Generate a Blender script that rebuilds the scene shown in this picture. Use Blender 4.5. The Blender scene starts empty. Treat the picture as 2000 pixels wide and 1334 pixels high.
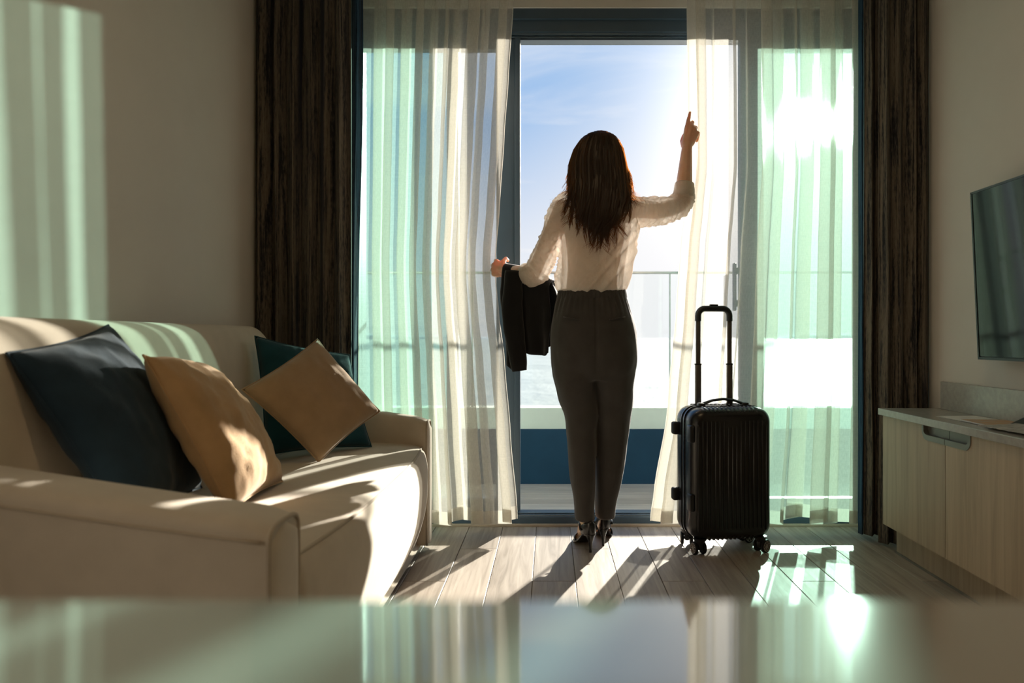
import bpy, bmesh, math, random
from mathutils import Vector, Matrix, noise
R = random.Random(7)
PI = math.pi
sc = bpy.context.scene
COL = sc.collection
F, H, VX, VY = 1450.0, 0.855, 1075.0, 660.0     # focal length in pixels, camera height, vanishing point of the room

# ------------------------------------------------------------------ camera
cd = bpy.data.cameras.new('camera'); cam = bpy.data.objects.new('camera', cd); COL.objects.link(cam)
cam.location = (0, 0, H); cam.rotation_euler = (PI/2, 0, 0)
cd.sensor_width = 36; cd.lens = 36*F/2000
cd.shift_x = -(VX-1000)/2000; cd.shift_y = -(667-VY)/2000
cd.clip_start = 0.02; cd.clip_end = 60000
cd.dof.use_dof = True; cd.dof.focus_distance = 3.0; cd.dof.aperture_fstop = 2.8
sc.camera = cam
sc.view_settings.view_transform = 'Standard'; sc.view_settings.look = 'None'
sc.view_settings.exposure = 0.0; sc.view_settings.gamma = 1.0
sc.view_settings.use_curve_mapping = False
sc.cycles.use_denoising = True
sc.cycles.max_bounces = 14; sc.cycles.transparent_max_bounces = 24
sc.cycles.diffuse_bounces = 6; sc.cycles.glossy_bounces = 4; sc.cycles.transmission_bounces = 10
sc.cycles.sample_clamp_indirect = 6.0
sc.cycles.caustics_reflective = False; sc.cycles.caustics_refractive = False

# ------------------------------------------------------------------ sun, sky, lamp
SUN = Vector((0.40, 1.0, 0.31)).normalized()
sl = bpy.data.lights.new('sun', 'SUN'); sl.energy = 21.5; sl.color = (1.0, 0.92, 0.80); sl.angle = 0.012
so = bpy.data.objects.new('sun', sl); COL.objects.link(so)
so.rotation_euler = SUN.to_track_quat('Z', 'Y').to_euler()
so.location = (4, 10, 4)
LAMP = []
def lamp(loc, energy, size, color):
    l = bpy.data.lights.new('ceiling_lamp', 'AREA'); l.energy = energy; l.size = size; l.color = color; l.shape = 'DISK'
    o = bpy.data.objects.new('ceiling_lamp', l); COL.objects.link(o); o.location = loc
    return o
lamp((0.25, 1.35, 2.58), 5.5, 0.35, (1.0, 0.68, 0.36))
lamp((0.25, -1.3, 2.58), 1.8, 0.35, (1.0, 0.45, 0.12))

W = bpy.data.worlds.new('sky'); sc.world = W; W.use_nodes = True
nt = W.node_tree; N = nt.nodes; L = nt.links
for n in list(N): N.remove(n)
def nd(t, **k):
    n = N.new(t)
    for a, b in k.items(): setattr(n, a, b)
    return n
def mth(op, a, b=None, c=None, clamp=False):
    n = N.new('ShaderNodeMath'); n.operation = op; n.use_clamp = clamp
    for i, v in enumerate((a, b, c)):
        if v is None: continue
        if isinstance(v, (int, float)): n.inputs[i].default_value = v
        else: L.new(v, n.inputs[i])
    return n.outputs[0]
tc = nd('ShaderNodeTexCoord')
dirv = tc.outputs['Generated']
dt = nd('ShaderNodeVectorMath', operation='DOT_PRODUCT'); L.new(dirv, dt.inputs[0]); dt.inputs[1].default_value = SUN
dot = mth('MAXIMUM', dt.outputs['Value'], 0.0)
sep = nd('ShaderNodeSeparateXYZ'); L.new(dirv, sep.inputs[0])
el = mth('MAXIMUM', sep.outputs['Z'], 0.0)
hz = nd('ShaderNodeMapRange', interpolation_type='SMOOTHSTEP'); L.new(el, hz.inputs['Value'])
hz.inputs['From Min'].default_value = 0.02; hz.inputs['From Max'].default_value = 0.38
hz.inputs['To Min'].default_value = 1.0; hz.inputs['To Max'].default_value = 0.0
g1 = mth('MULTIPLY', mth('POWER', dot, 18.0), 0.85)
g2 = mth('MULTIPLY', mth('POWER', dot, 85.0), 2.0)
cp = nd('ShaderNodeVectorMath', operation='DIVIDE'); L.new(dirv, cp.inputs[0])
comb = nd('ShaderNodeCombineXYZ'); zz = mth('ADD', el, 0.12)
for i in range(3): L.new(zz, comb.inputs[i])
L.new(comb.outputs[0], cp.inputs[1])
mp = nd('ShaderNodeMapping'); mp.inputs['Scale'].default_value = (0.55, 1.3, 1.0); mp.inputs['Rotation'].default_value = (0, 0, 0.5); mp.inputs['Location'].default_value = (0.3, 1.7, 0)
L.new(cp.outputs[0], mp.inputs[0])
cn = nd('ShaderNodeTexNoise'); cn.inputs['Scale'].default_value = 1.5; cn.inputs['Detail'].default_value = 8; cn.inputs['Roughness'].default_value = 0.58; cn.inputs['Distortion'].default_value = 0.6
L.new(mp.outputs[0], cn.inputs['Vector'])
cm = nd('ShaderNodeMapRange', interpolation_type='SMOOTHSTEP'); L.new(cn.outputs['Fac'], cm.inputs['Value'])
cm.inputs['From Min'].default_value = 0.46; cm.inputs['From Max'].default_value = 0.76; cm.inputs['To Max'].default_value = 0.6
f = mth('ADD', mth('MULTIPLY', hz.outputs[0], 0.85), g1, clamp=True)
f = mth('MAXIMUM', f, cm.outputs[0], clamp=True)
f = mth('MAXIMUM', f, mth('ADD', mth('MULTIPLY', cm.outputs[0], 0.5), mth('MULTIPLY', f, 0.8)), clamp=True)
mx = nd('ShaderNodeMixRGB'); L.new(f, mx.inputs[0]); mx.inputs[1].default_value = (0.12, 0.39, 0.80, 1); mx.inputs[2].default_value = (0.93, 0.93, 0.95, 1)
ad = nd('ShaderNodeMixRGB', blend_type='ADD'); ad.inputs[0].default_value = 1; L.new(mx.outputs[0], ad.inputs[1])
gc = nd('ShaderNodeMixRGB', blend_type='MULTIPLY'); gc.inputs[0].default_value = 1; gc.inputs[1].default_value = (1.0, 0.93, 0.78, 1)
L.new(g2, gc.inputs[2]); L.new(gc.outputs[0], ad.inputs[2])
bg = nd('ShaderNodeBackground'); L.new(ad.outputs[0], bg.inputs[0]); bg.inputs[1].default_value = 1.0
out = nd('ShaderNodeOutputWorld'); L.new(bg.outputs[0], out.inputs[0])

# ------------------------------------------------------------------ helpers
WT = {}
def link_mesh(name, me, m, parent=None, smooth=True):
    vs = [v.co for v in me.vertices]
    lo = Vector((min(v.x for v in vs), min(v.y for v in vs), min(v.z for v in vs)))
    hi = Vector((max(v.x for v in vs), max(v.y for v in vs), max(v.z for v in vs)))
    c = Vector(((lo.x+hi.x)/2, (lo.y+hi.y)/2, lo.z))
    me.transform(Matrix.Translation(-c))
    o = bpy.data.objects.new(name, me); COL.objects.link(o); o.location = c; WT[o.name] = c
    if m: me.materials.append(m)
    if smooth:
        for p in me.polygons: p.use_smooth = True
    if parent:
        o.parent = parent; o.matrix_parent_inverse = Matrix.Translation(-WT[parent.name])
    return o
def obj(name, bm, m, parent=None, smooth=False, recalc=True):
    me = bpy.data.meshes.new(name)
    if recalc: bmesh.ops.recalc_face_normals(bm, faces=bm.faces)
    bm.to_mesh(me); bm.free()
    return link_mesh(name, me, m, parent, smooth)
def auto(o, ang=40):
    me = o.data
    for p in me.polygons: p.use_smooth = True
    me.set_sharp_from_angle(angle=math.radians(ang))
    return o
def thing(name, label, cat, loc, group=None):
    o = bpy.data.objects.new(name, None); COL.objects.link(o); o.location = loc; o.empty_display_size = 0.05
    WT[o.name] = Vector(loc); tag(o, label, cat, group); return o
def tag(o, label, cat, group=None):
    o['label'] = label; o['category'] = cat
    if group: o['group'] = group
    return o
def struct(o): o['kind'] = 'structure'; return o
def box(bm, x0, x1, y0, y1, z0, z1, bev=0.0, seg=2):
    b = bmesh.new()
    r = bmesh.ops.create_cube(b, size=1.0)
    for v in b.verts:
        v.co = Vector(((x0+x1)/2+v.co.x*(x1-x0), (y0+y1)/2+v.co.y*(y1-y0), (z0+z1)/2+v.co.z*(z1-z0)))
    if bev: bmesh.ops.bevel(b, geom=b.edges[:], offset=bev, segments=seg, profile=0.5, affect='EDGES')
    join(bm, b); return bm
def join(bm, b):
    me = bpy.data.meshes.new('tmp'); b.to_mesh(me); b.free(); bm.from_mesh(me); bpy.data.meshes.remove(me)
def B(*a, **k):
    bm = bmesh.new(); box(bm, *a, **k); return bm
def grid(bm, fn, nu, nv, closed=False, caps=False, uv=None):
    """surface from fn(i, j); closed joins the j direction"""
    V = [[bm.verts.new(fn(i, j)) for j in range(nv if closed else nv+1)] for i in range(nu+1)]
    n = nv
    lay = bm.loops.layers.uv.verify() if uv else None
    for i in range(nu):
        for j in range(n):
            j2 = (j+1) % nv if closed else j+1
            fc = bm.faces.new((V[i][j], V[i+1][j], V[i+1][j2], V[i][j2]))
            if uv:
                for lp, (a, b_) in zip(fc.loops, ((i, j), (i+1, j), (i+1, j+1), (i, j+1))): lp[lay].uv = uv(a, b_)
    if caps:
        for row in (V[0], V[-1]):
            c = sum((v.co for v in row), Vector())/len(row); cv = bm.verts.new(c)
            for j in range(nv): bm.faces.new((row[j], row[(j+1) % nv], cv))
    return V
def frame_of(d):
    d = d.normalized(); a = Vector((0, 0, 1)) if abs(d.z) < 0.9 else Vector((1, 0, 0))
    u = d.cross(a).normalized(); return u, d.cross(u).normalized()
def tube(bm, pts, rad, n=10, caps=True, sx=1.0, sy=1.0, up=None):
    pts = [Vector(p) for p in pts]
    if not hasattr(rad, '__len__'): rad = [rad]*len(pts)
    T = []
    for i in range(len(pts)):
        a = pts[max(i-1, 0)]; b = pts[min(i+1, len(pts)-1)]; T.append((b-a).normalized())
    u, v = frame_of(T[0])
    if up is not None:
        u = (Vector(up)-T[0]*Vector(up).dot(T[0])).normalized(); v = T[0].cross(u)
    fr = []
    for t in T:
        u = (u-t*u.dot(t)).normalized(); v = t.cross(u); fr.append((u.copy(), v.copy()))
    grid(bm, lambda i, j: pts[i]+(fr[i][0]*math.cos(2*PI*j/n)*sx+fr[i][1]*math.sin(2*PI*j/n)*sy)*rad[i], len(pts)-1, n, closed=True, caps=caps)
    return bm
def ball(bm, c, r, sc_=(1, 1, 1), seg=14, rot=None):
    M = Matrix.Translation(Vector(c)) @ (rot.to_4x4() if rot else Matrix.Identity(4)) @ Matrix.Diagonal((r*sc_[0], r*sc_[1], r*sc_[2], 1))
    bmesh.ops.create_uvsphere(bm, u_segments=seg, v_segments=max(6, seg*2//3), radius=1, matrix=M); return bm
def capsule(bm, pts, rad, n=12):
    pts = [Vector(p) for p in pts]
    tube(bm, pts, rad, n)
    for p, r in zip(pts, rad): ball(bm, p, r*0.999, seg=n)
def loft(bm, rings, n=28, p=2.0, caps=True):
    """rings: (cx, cy, cz, a, b) horizontal super-ellipses"""
    def fn(i, j):
        cx, cy, cz, a, b = rings[i]; t = 2*PI*j/n; c, s = math.cos(t), math.sin(t)
        return Vector((cx+a*math.copysign(abs(c)**(2/p), c), cy+b*math.copysign(abs(s)**(2/p), s), cz))
    grid(bm, fn, len(rings)-1, n, closed=True, caps=caps)
def resample(rows, k):
    """smooth Catmull-Rom interpolation of rows of numbers"""
    out = []; n = len(rows)
    for i in range(n-1):
        p0, p1, p2, p3 = rows[max(i-1, 0)], rows[i], rows[i+1], rows[min(i+2, n-1)]
        for s in range(k):
            t = s/k
            out.append(tuple(0.5*((2*b)+(-a+c)*t+(2*a-5*b+4*c-d)*t*t+(-a+3*b-3*c+d)*t**3) for a, b, c, d in zip(p0, p1, p2, p3)))
    out.append(tuple(rows[-1])); return out
def lerp_tab(tab, x):
    if x <= tab[0][0]: return tab[0][1]
    for (a, va), (b, vb) in zip(tab, tab[1:]):
        if x <= b:
            t = (x-a)/(b-a); t = t*t*(3-2*t)*0.5+t*0.5
            return va+(vb-va)*t
    return tab[-1][1]
def union(bm, voxel, smooth_it=4):
    me = bpy.data.meshes.new('u'); bmesh.ops.recalc_face_normals(bm, faces=bm.faces); bm.to_mesh(me); bm.free()
    o = bpy.data.objects.new('u', me); COL.objects.link(o)
    r = o.modifiers.new('r', 'REMESH'); r.mode = 'VOXEL'; r.voxel_size = voxel; r.use_smooth_shade = True
    if smooth_it:
        s = o.modifiers.new('s', 'SMOOTH'); s.iterations = smooth_it; s.factor = 0.5
    dg = bpy.context.evaluated_depsgraph_get(); dg.update()
    m2 = bpy.data.meshes.new_from_object(o.evaluated_get(dg))
    bpy.data.objects.remove(o); bpy.data.meshes.remove(me)
    return m2
def apply_mods(o):
    dg = bpy.context.evaluated_depsgraph_get(); dg.update()
    m2 = bpy.data.meshes.new_from_object(o.evaluated_get(dg)); o.modifiers.clear(); o.data = m2
def subdiv_bm(bm, lv=1):
    me = bpy.data.meshes.new('sd'); bm.to_mesh(me); bm.free()
    o = bpy.data.objects.new('sd', me); COL.objects.link(o)
    s = o.modifiers.new('s', 'SUBSURF'); s.levels = lv; s.render_levels = lv
    dg = bpy.context.evaluated_depsgraph_get(); dg.update()
    m2 = bpy.data.meshes.new_from_object(o.evaluated_get(dg)); bpy.data.objects.remove(o)
    b = bmesh.new(); b.from_mesh(m2); bpy.data.meshes.remove(m2); return b
def px(x, y, d): return Vector(((x-VX)/F*d, d, H-(y-VY)/F*d))
def nz(p, s=1.0): return noise.noise(Vector(p)*s)

# ------------------------------------------------------------------ materials
class M_:
    def __init__(s, name):
        s.m = bpy.data.materials.new(name); s.m.use_nodes = True; s.t = s.m.node_tree
        for n in list(s.t.nodes): s.t.nodes.remove(n)
        s.out = s.n('ShaderNodeOutputMaterial')
    def n(s, t, **k):
        x = s.t.nodes.new(t)
        for a, b in k.items(): setattr(x, a, b)
        return x
    def l(s, a, b): s.t.links.new(a, b)
    def coord(s, kind='Object', scale=(1, 1, 1), rot=(0, 0, 0)):
        c = s.n('ShaderNodeTexCoord'); m = s.n('ShaderNodeMapping'); s.l(c.outputs[kind], m.inputs[0])
        m.inputs['Scale'].default_value = scale; m.inputs['Rotation'].default_value = rot; return m.outputs[0]
    def noise(s, vec, scale=5, detail=4, rough=0.55, dist=0.0):
        n = s.n('ShaderNodeTexNoise'); s.l(vec, n.inputs['Vector'])
        n.inputs['Scale'].default_value = scale; n.inputs['Detail'].default_value = detail; n.inputs['Roughness'].default_value = rough; n.inputs['Distortion'].default_value = dist
        return n.outputs['Fac']
    def ramp(s, fac, stops):
        r = s.n('ShaderNodeValToRGB'); s.l(fac, r.inputs[0]); e = r.color_ramp.elements
        while len(e) < len(stops): e.new(0.5)
        for k, (p, c) in zip(e, stops): k.position = p; k.color = (*c, 1)
        return r.outputs[0]
    def bump(s, h, strength=0.3, dist=0.005):
        b = s.n('ShaderNodeBump'); s.l(h, b.inputs['Height']); b.inputs['Strength'].default_value = strength; b.inputs['Distance'].default_value = dist; return b.outputs[0]
    def bsdf(s, color=None, rough=0.5, spec=0.5, metal=0.0, normal=None, ior=None, coat=0.0, sheen=0.0):
        p = s.n('ShaderNodeBsdfPrincipled')
        if isinstance(color, tuple): p.inputs['Base Color'].default_value = (*color, 1)
        elif color is not None: s.l(color, p.inputs['Base Color'])
        if isinstance(rough, (int, float)): p.inputs['Roughness'].default_value = rough
        else: s.l(rough, p.inputs['Roughness'])
        p.inputs['Specular IOR Level'].default_value = spec; p.inputs['Metallic'].default_value = metal
        if ior: p.inputs['IOR'].default_value = ior
        p.inputs['Coat Weight'].default_value = coat; p.inputs['Coat Roughness'].default_value = 0.08
        p.inputs['Sheen Weight'].default_value = sheen
        if normal is not None: s.l(normal, p.inputs['Normal'])
        return p.outputs[0]
    def mix(s, f, a, b):
        m = s.n('ShaderNodeMixShader')
        if isinstance(f, (int, float)): m.inputs[0].default_value = f
        else: s.l(f, m.inputs[0])
        s.l(a, m.inputs[1]); s.l(b, m.inputs[2]); return m.outputs[0]
    def shader(s, t, color, **k):
        n = s.n(t); 
        if isinstance(color, tuple): n.inputs['Color'].default_value = (*color, 1)
        else: s.l(color, n.inputs['Color'])
        for a, b in k.items(): n.inputs[a].default_value = b
        return n.outputs[0]
    def done(s, sh): s.l(sh, s.out.inputs[0]); return s.m
def plain(name, color, rough=0.5, var=0.12, scale=8, spec=0.5, metal=0.0, bump=0.0, bscale=200, coat=0.0, sheen=0.0, stretch=(1, 1, 1)):
    m = M_(name); v = m.coord('Object', stretch)
    n = m.noise(v, scale, 5)
    c = m.ramp(n, [(0.3, tuple(x*(1-var) for x in color)), (0.7, tuple(min(1, x*(1+var)) for x in color))])
    nm = m.bump(m.noise(v, bscale, 3), bump, 0.002) if bump else None
    return m.done(m.bsdf(c, rough, spec, metal, nm, coat=coat, sheen=sheen))

def fabric(name, color, var=0.1, weave=900, bump=0.35, sheen=0.2, rough=0.9):
    m = M_(name); v = m.coord('Object')
    n = m.noise(v, 14, 4)
    th = m.noise(m.coord('Object', (1, 1, 0.12)), weave, 2); th2 = m.noise(m.coord('Object', (0.12, 0.3, 1)), weave, 2)
    a = m.n('ShaderNodeMath', operation='ADD'); m.l(th, a.inputs[0]); m.l(th2, a.inputs[1])
    c = m.ramp(n, [(0.3, tuple(x*(1-var) for x in color)), (0.7, tuple(min(1, x*(1+var)) for x in color))])
    mm = m.n('ShaderNodeMixRGB', blend_type='MULTIPLY'); mm.inputs[0].default_value = 0.35; m.l(c, mm.inputs[1])
    m.l(m.ramp(a.outputs[0], [(0.3, (0.55,)*3), (0.75, (1, 1, 1))]), mm.inputs[2])
    return m.done(m.bsdf(mm.outputs[0], rough, 0.2, 0, m.bump(a.outputs[0], bump, 0.001), sheen=sheen))
def wood(name, c0, c1, c2, scale=(30, 2.2, 30), rough=0.45, spec=0.5, bump=0.15, rand=True):
    m = M_(name); v = m.coord('Object', scale)
    if rand:
        oi = m.n('ShaderNodeObjectInfo'); ad = m.n('ShaderNodeVectorMath', operation='ADD'); m.l(v, ad.inputs[0])
        sc2 = m.n('ShaderNodeMath', operation='MULTIPLY'); m.l(oi.outputs['Random'], sc2.inputs[0]); sc2.inputs[1].default_value = 57
        m.l(sc2.outputs[0], ad.inputs[1]); v = ad.outputs[0]
    g = m.noise(v, 1.0, 7, 0.62, 0.7)
    c = m.ramp(g, [(0.3, c0), (0.5, c1), (0.72, c2)])
    if rand:
        hv = m.n('ShaderNodeHueSaturation'); m.l(c, hv.inputs['Color'])
        mr = m.n('ShaderNodeMapRange'); m.l(oi.outputs['Random'], mr.inputs[0]); mr.inputs['To Min'].default_value = 0.85; mr.inputs['To Max'].default_value = 1.14
        m.l(mr.outputs[0], hv.inputs['Value']); c = hv.outputs[0]
    rr = m.n('ShaderNodeMapRange'); m.l(g, rr.inputs[0]); rr.inputs['To Min'].default_value = rough-0.08; rr.inputs['To Max'].default_value = rough+0.1
    return m.done(m.bsdf(c, rr.outputs[0], spec, 0, m.bump(g, bump, 0.002)))

MAT = {}
MAT['wall'] = plain('wall_paint', (0.64, 0.61, 0.56), 0.85, 0.03, 3, 0.2, bump=0.06, bscale=300)
MAT['ceiling'] = plain('ceiling_paint', (0.50, 0.47, 0.42), 0.9, 0.02, 3, 0.2)
MAT['plank'] = wood('floor_wood', (0.215, 0.175, 0.14), (0.33, 0.275, 0.23), (0.43, 0.37, 0.315), (38, 2.0, 38), 0.50, 0.4, 0.2)
MAT['sub'] = plain('floor_gap', (0.05, 0.04, 0.03), 0.8)
MAT['deck'] = wood('deck_wood', (0.42, 0.36, 0.28), (0.55, 0.48, 0.38), (0.66, 0.59, 0.48), (2.0, 40, 40), 0.5, 0.4, 0.2)
MAT['oak'] = wood('light_oak', (0.36, 0.275, 0.19), (0.46, 0.36, 0.255), (0.54, 0.43, 0.31), (34, 34, 1.6), 0.5, 0.4, 0.12)
MAT['bounce_brown'] = wood('warm_bounce_brown', (0.14, 0.07, 0.03), (0.20, 0.105, 0.05), (0.26, 0.14, 0.07), (20, 20, 1.5), 0.5, 0.4, 0.1)  # brown added on the unseen back wall to dim fill and bounce warm light
MAT['frame'] = plain('slate_blue_metal', (0.050, 0.082, 0.118), 0.38, 0.08, 6, 0.5)
MAT['track'] = plain('track_metal', (0.16, 0.22, 0.28), 0.25, 0.08, 6, 0.5, metal=0.8)
MAT['blue_wall'] = plain('navy_render', (0.010, 0.050, 0.095), 0.7, 0.12, 5, 0.3, bump=0.1)
MAT['pale'] = plain('pale_coping', (0.74, 0.84, 0.74), 0.7, 0.06, 4, 0.3)
MAT['steel'] = plain('brushed_steel', (0.45, 0.45, 0.44), 0.3, 0.06, 20, 0.5, metal=1.0)
MAT['black'] = plain('black_plastic', (0.012, 0.012, 0.013), 0.4, 0.2, 20, 0.5)
MAT['rubber'] = plain('black_rubber', (0.010, 0.010, 0.010), 0.7, 0.2, 20, 0.3)
MAT['shell'] = plain('black_polycarbonate', (0.010, 0.010, 0.0105), 0.27, 0.15, 30, 0.5, bump=0.05, bscale=900)
MAT['seamband'] = plain('dark_metal_band', (0.10, 0.105, 0.12), 0.22, 0.1, 20, 0.5, metal=0.9)
MAT['tubes'] = plain('dark_aluminium', (0.22, 0.20, 0.185), 0.35, 0.06, 20, 0.5, metal=1.0)
MAT['hub'] = plain('grey_hub', (0.34, 0.30, 0.27), 0.4, 0.1, 20, 0.5)
MAT['sofa'] = fabric('beige_sofa_fabric', (0.54, 0.475, 0.385), 0.05, 700, 0.25)
MAT['sofa_seam'] = fabric('beige_piping', (0.42, 0.36, 0.28), 0.05, 700, 0.2)
MAT['navy'] = fabric('navy_linen', (0.016, 0.036, 0.056), 0.16, 600, 0.6, 0.15)
MAT['teal'] = fabric('teal_linen', (0.010, 0.058, 0.080), 0.16, 600, 0.6, 0.15)
MAT['tan'] = fabric('tan_linen', (0.43, 0.27, 0.13), 0.1, 600, 0.5, 0.25)
MAT['tan_grey'] = fabric('light_brown_linen', (0.36, 0.245, 0.145), 0.1, 600, 0.5, 0.25)
MAT['counter'] = plain('grey_stone', (0.40, 0.385, 0.355), 0.22, 0.1, 60, 0.5)
MAT['paper'] = plain('white_paper', (0.75, 0.74, 0.71), 0.6, 0.02, 10, 0.3)
MAT['dark_paper'] = plain('dark_card', (0.04, 0.042, 0.038), 0.5, 0.1, 10, 0.3)
MAT['pull'] = plain('bronze_grey_pull', (0.21, 0.20, 0.175), 0.42, 0.06, 12, 0.5, metal=0.3)
MAT['recess'] = plain('dark_recess', (0.03, 0.028, 0.024), 0.7, 0.1, 12)
MAT['trouser'] = fabric('charcoal_suiting', (0.056, 0.052, 0.050), 0.12, 800, 0.3, 0.2)
MAT['jacket'] = fabric('black_suiting', (0.010, 0.010, 0.011), 0.12, 800, 0.3, 0.2)
MAT['shoe'] = plain('black_patent', (0.008, 0.008, 0.009), 0.2, 0.1, 20, 0.6)
MAT['eye'] = plain('eye_white', (0.8, 0.8, 0.78), 0.2, 0.02)
MAT['lips'] = plain('lips', (0.45, 0.12, 0.10), 0.4, 0.05)
def skin_mat():
    m = M_('skin'); v = m.coord('Object'); c = m.ramp(m.noise(v, 30, 4), [(0.3, (0.68, 0.43, 0.29)), (0.7, (0.76, 0.50, 0.35))])
    p = m.n('ShaderNodeBsdfPrincipled'); m.l(c, p.inputs['Base Color']); p.inputs['Roughness'].default_value = 0.5
    p.inputs['Subsurface Weight'].default_value = 0.6; p.inputs['Subsurface Radius'].default_value = (0.030, 0.014, 0.008); p.inputs['Subsurface Scale'].default_value = 1.0
    return m.done(p.outputs[0])
MAT['skin'] = skin_mat()
def hair_mat():
    m = M_('dark_brown_hair'); v = m.coord('Object', (1, 1, 0.08))
    c = m.ramp(m.noise(v, 160, 3), [(0.3, (0.016, 0.011, 0.009)), (0.7, (0.042, 0.028, 0.021))])
    a = m.bsdf(c, 0.42, 0.45)
    return m.done(m.mix(0.28, a, m.shader('ShaderNodeBsdfTranslucent', (0.70, 0.24, 0.05))))
MAT['hair'] = hair_mat()
def shirt_mat():
    m = M_('ivory_blouse_cloth'); v = m.coord('Object'); n = m.noise(v, 40, 5, 0.6, 1.0)
    w = m.noise(m.coord('Object', (1, 1, 0.45), (0.3, 0.5, 0)), 16, 4, 0.6, 1.2)
    c = m.ramp(n, [(0.3, (0.84, 0.80, 0.73)), (0.7, (0.89, 0.86, 0.80))])
    nm = m.bump(w, 0.6, 0.012)
    d = m.n('ShaderNodeBsdfDiffuse'); m.l(c, d.inputs[0]); m.l(nm, d.inputs['Normal'])
    t = m.n('ShaderNodeBsdfTranslucent'); m.l(c, t.inputs[0]); m.l(nm, t.inputs['Normal'])
    tr = m.n('ShaderNodeBsdfTransparent')
    return m.done(m.mix(0.10, m.mix(0.5, d.outputs[0], t.outputs[0]), tr.outputs[0]))
MAT['shirt'] = shirt_mat()
def sheer_mat(name, trans=0.50, fwd=0.08, tl=0.28):
    m = M_(name); v = m.coord('UV', (1, 1, 1))
    w1 = m.noise(m.coord('UV', (1, 0.06, 1)), 900, 2); w2 = m.noise(m.coord('UV', (0.06, 1, 1)), 900, 2)
    a = m.n('ShaderNodeMath', operation='ADD'); m.l(w1, a.inputs[0]); m.l(w2, a.inputs[1])
    slub = m.noise(m.coord('UV', (1, 0.25, 1)), 30, 5, 0.65)
    mr = m.n('ShaderNodeMapRange'); m.l(a.outputs[0], mr.inputs[0]); mr.inputs['From Min'].default_value = 0.7; mr.inputs['From Max'].default_value = 1.3
    mr.inputs['To Min'].default_value = trans-0.06; mr.inputs['To Max'].default_value = trans+0.06
    sb = m.n('ShaderNodeMapRange'); m.l(slub, sb.inputs[0]); sb.inputs['To Min'].default_value = -0.025; sb.inputs['To Max'].default_value = 0.025
    ad = m.n('ShaderNodeMath', operation='ADD'); m.l(mr.outputs[0], ad.inputs[0]); m.l(sb.outputs[0], ad.inputs[1])
    col = (0.82, 0.80, 0.74)
    d = m.shader('ShaderNodeBsdfDiffuse', col); t = m.shader('ShaderNodeBsdfTranslucent', col)
    rf = m.shader('ShaderNodeBsdfRefraction', (0.95, 0.93, 0.88), Roughness=0.42, IOR=1.06)
    cloth = m.mix(tl, d, t)
    cloth = m.mix(fwd, cloth, rf)
    tp = m.shader('ShaderNodeBsdfTransparent', (0.98, 0.98, 0.97))
    return m.done(m.mix(ad.outputs[0], cloth, tp))
MAT['sheer'] = sheer_mat('white_voile')
MAT['sheer_hem'] = sheer_mat('white_voile_hem', 0.2, 0.1)
def blackout_mat(name, blue=False):
    m = M_(name)
    a = m.noise(m.coord('UV', (1, 0.035, 1)), 75, 6, 0.68, 0.35); b = m.noise(m.coord('UV', (1, 0.02, 1)), 16, 3, 0.5, 0.4)
    c = m.noise(m.coord('UV', (1, 0.15, 1)), 240, 3, 0.6)
    s = m.n('ShaderNodeMath', operation='MULTIPLY_ADD'); m.l(c, s.inputs[0]); s.inputs[1].default_value = 0.35; m.l(a, s.inputs[2])
    if blue: st = [(0.5, (0.004, 0.006, 0.012)), (0.62, (0.010, 0.04, 0.09)), (0.8, (0.03, 0.09, 0.16))]
    else: st = [(0.52, (0.010, 0.010, 0.012)), (0.60, (0.035, 0.034, 0.038)), (0.70, (0.135, 0.112, 0.086)), (0.85, (0.20, 0.17, 0.135))]
    r = m.ramp(s.outputs[0], st)
    mm = m.n('ShaderNodeMixRGB'); m.l(m.ramp(b, [(0.55, (0, 0, 0)), (0.68, (1, 1, 1))]), mm.inputs[0]); m.l(r, mm.inputs[1])
    mm.inputs[2].default_value = (0.012, 0.016, 0.03, 1)
    f2 = m.n('ShaderNodeMath', operation='MULTIPLY')
    return m.done(m.bsdf(mm.outputs[0], 0.85, 0.2, 0, m.bump(s.outputs[0], 0.5, 0.003), sheen=0.1))
MAT['blackout'] = blackout_mat('bark_blackout'); MAT['blackout_blue'] = blackout_mat('navy_edge', True)
def glass_mat(name, tint, refl=0.06):
    m = M_(name); fr = m.n('ShaderNodeFresnel'); fr.inputs[0].default_value = 1.35
    return m.done(m.mix(fr.outputs[0], m.shader('ShaderNodeBsdfTransparent', tint), m.shader('ShaderNodeBsdfGlossy', (1, 1, 1), Roughness=0.0)))
MAT['tint'] = glass_mat('teal_glass', (0.70, 0.915, 0.87)); MAT['clear'] = glass_mat('clear_glass', (0.97, 0.985, 0.98)); MAT['rail_glass'] = glass_mat('balcony_glass', (0.978, 0.992, 0.986))
def screen_mat():
    m = M_('tv_glass'); return m.done(m.bsdf((0.008, 0.010, 0.012), 0.06, 0.32))
MAT['screen'] = screen_mat()
def table_mat():
    m = M_('polished_tabletop'); v = m.coord('Object'); c = m.ramp(m.noise(v, 5, 3), [(0.3, (0.44, 0.42, 0.39)), (0.7, (0.48, 0.46, 0.43))])
    return m.done(m.bsdf(c, 0.055, 0.5, ior=2.4))
MAT['table'] = table_mat()
def sea_mat():
    m = M_('sea_water'); v = m.coord('Object', (1, 1, 1))
    a = m.noise(v, 0.05, 6, 0.6, 0.5); b = m.noise(v, 0.5, 4, 0.6)
    ad = m.n('ShaderNodeMath', operation='MULTIPLY_ADD'); m.l(b, ad.inputs[0]); ad.inputs[1].default_value = 0.25; m.l(a, ad.inputs[2])
    c = m.ramp(a, [(0.35, (0.34, 0.37, 0.32)), (0.65, (0.46, 0.48, 0.42))])
    return m.done(m.bsdf(c, 0.28, 0.5, 0, m.bump(ad.outputs[0], 0.4, 4.0)))
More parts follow.
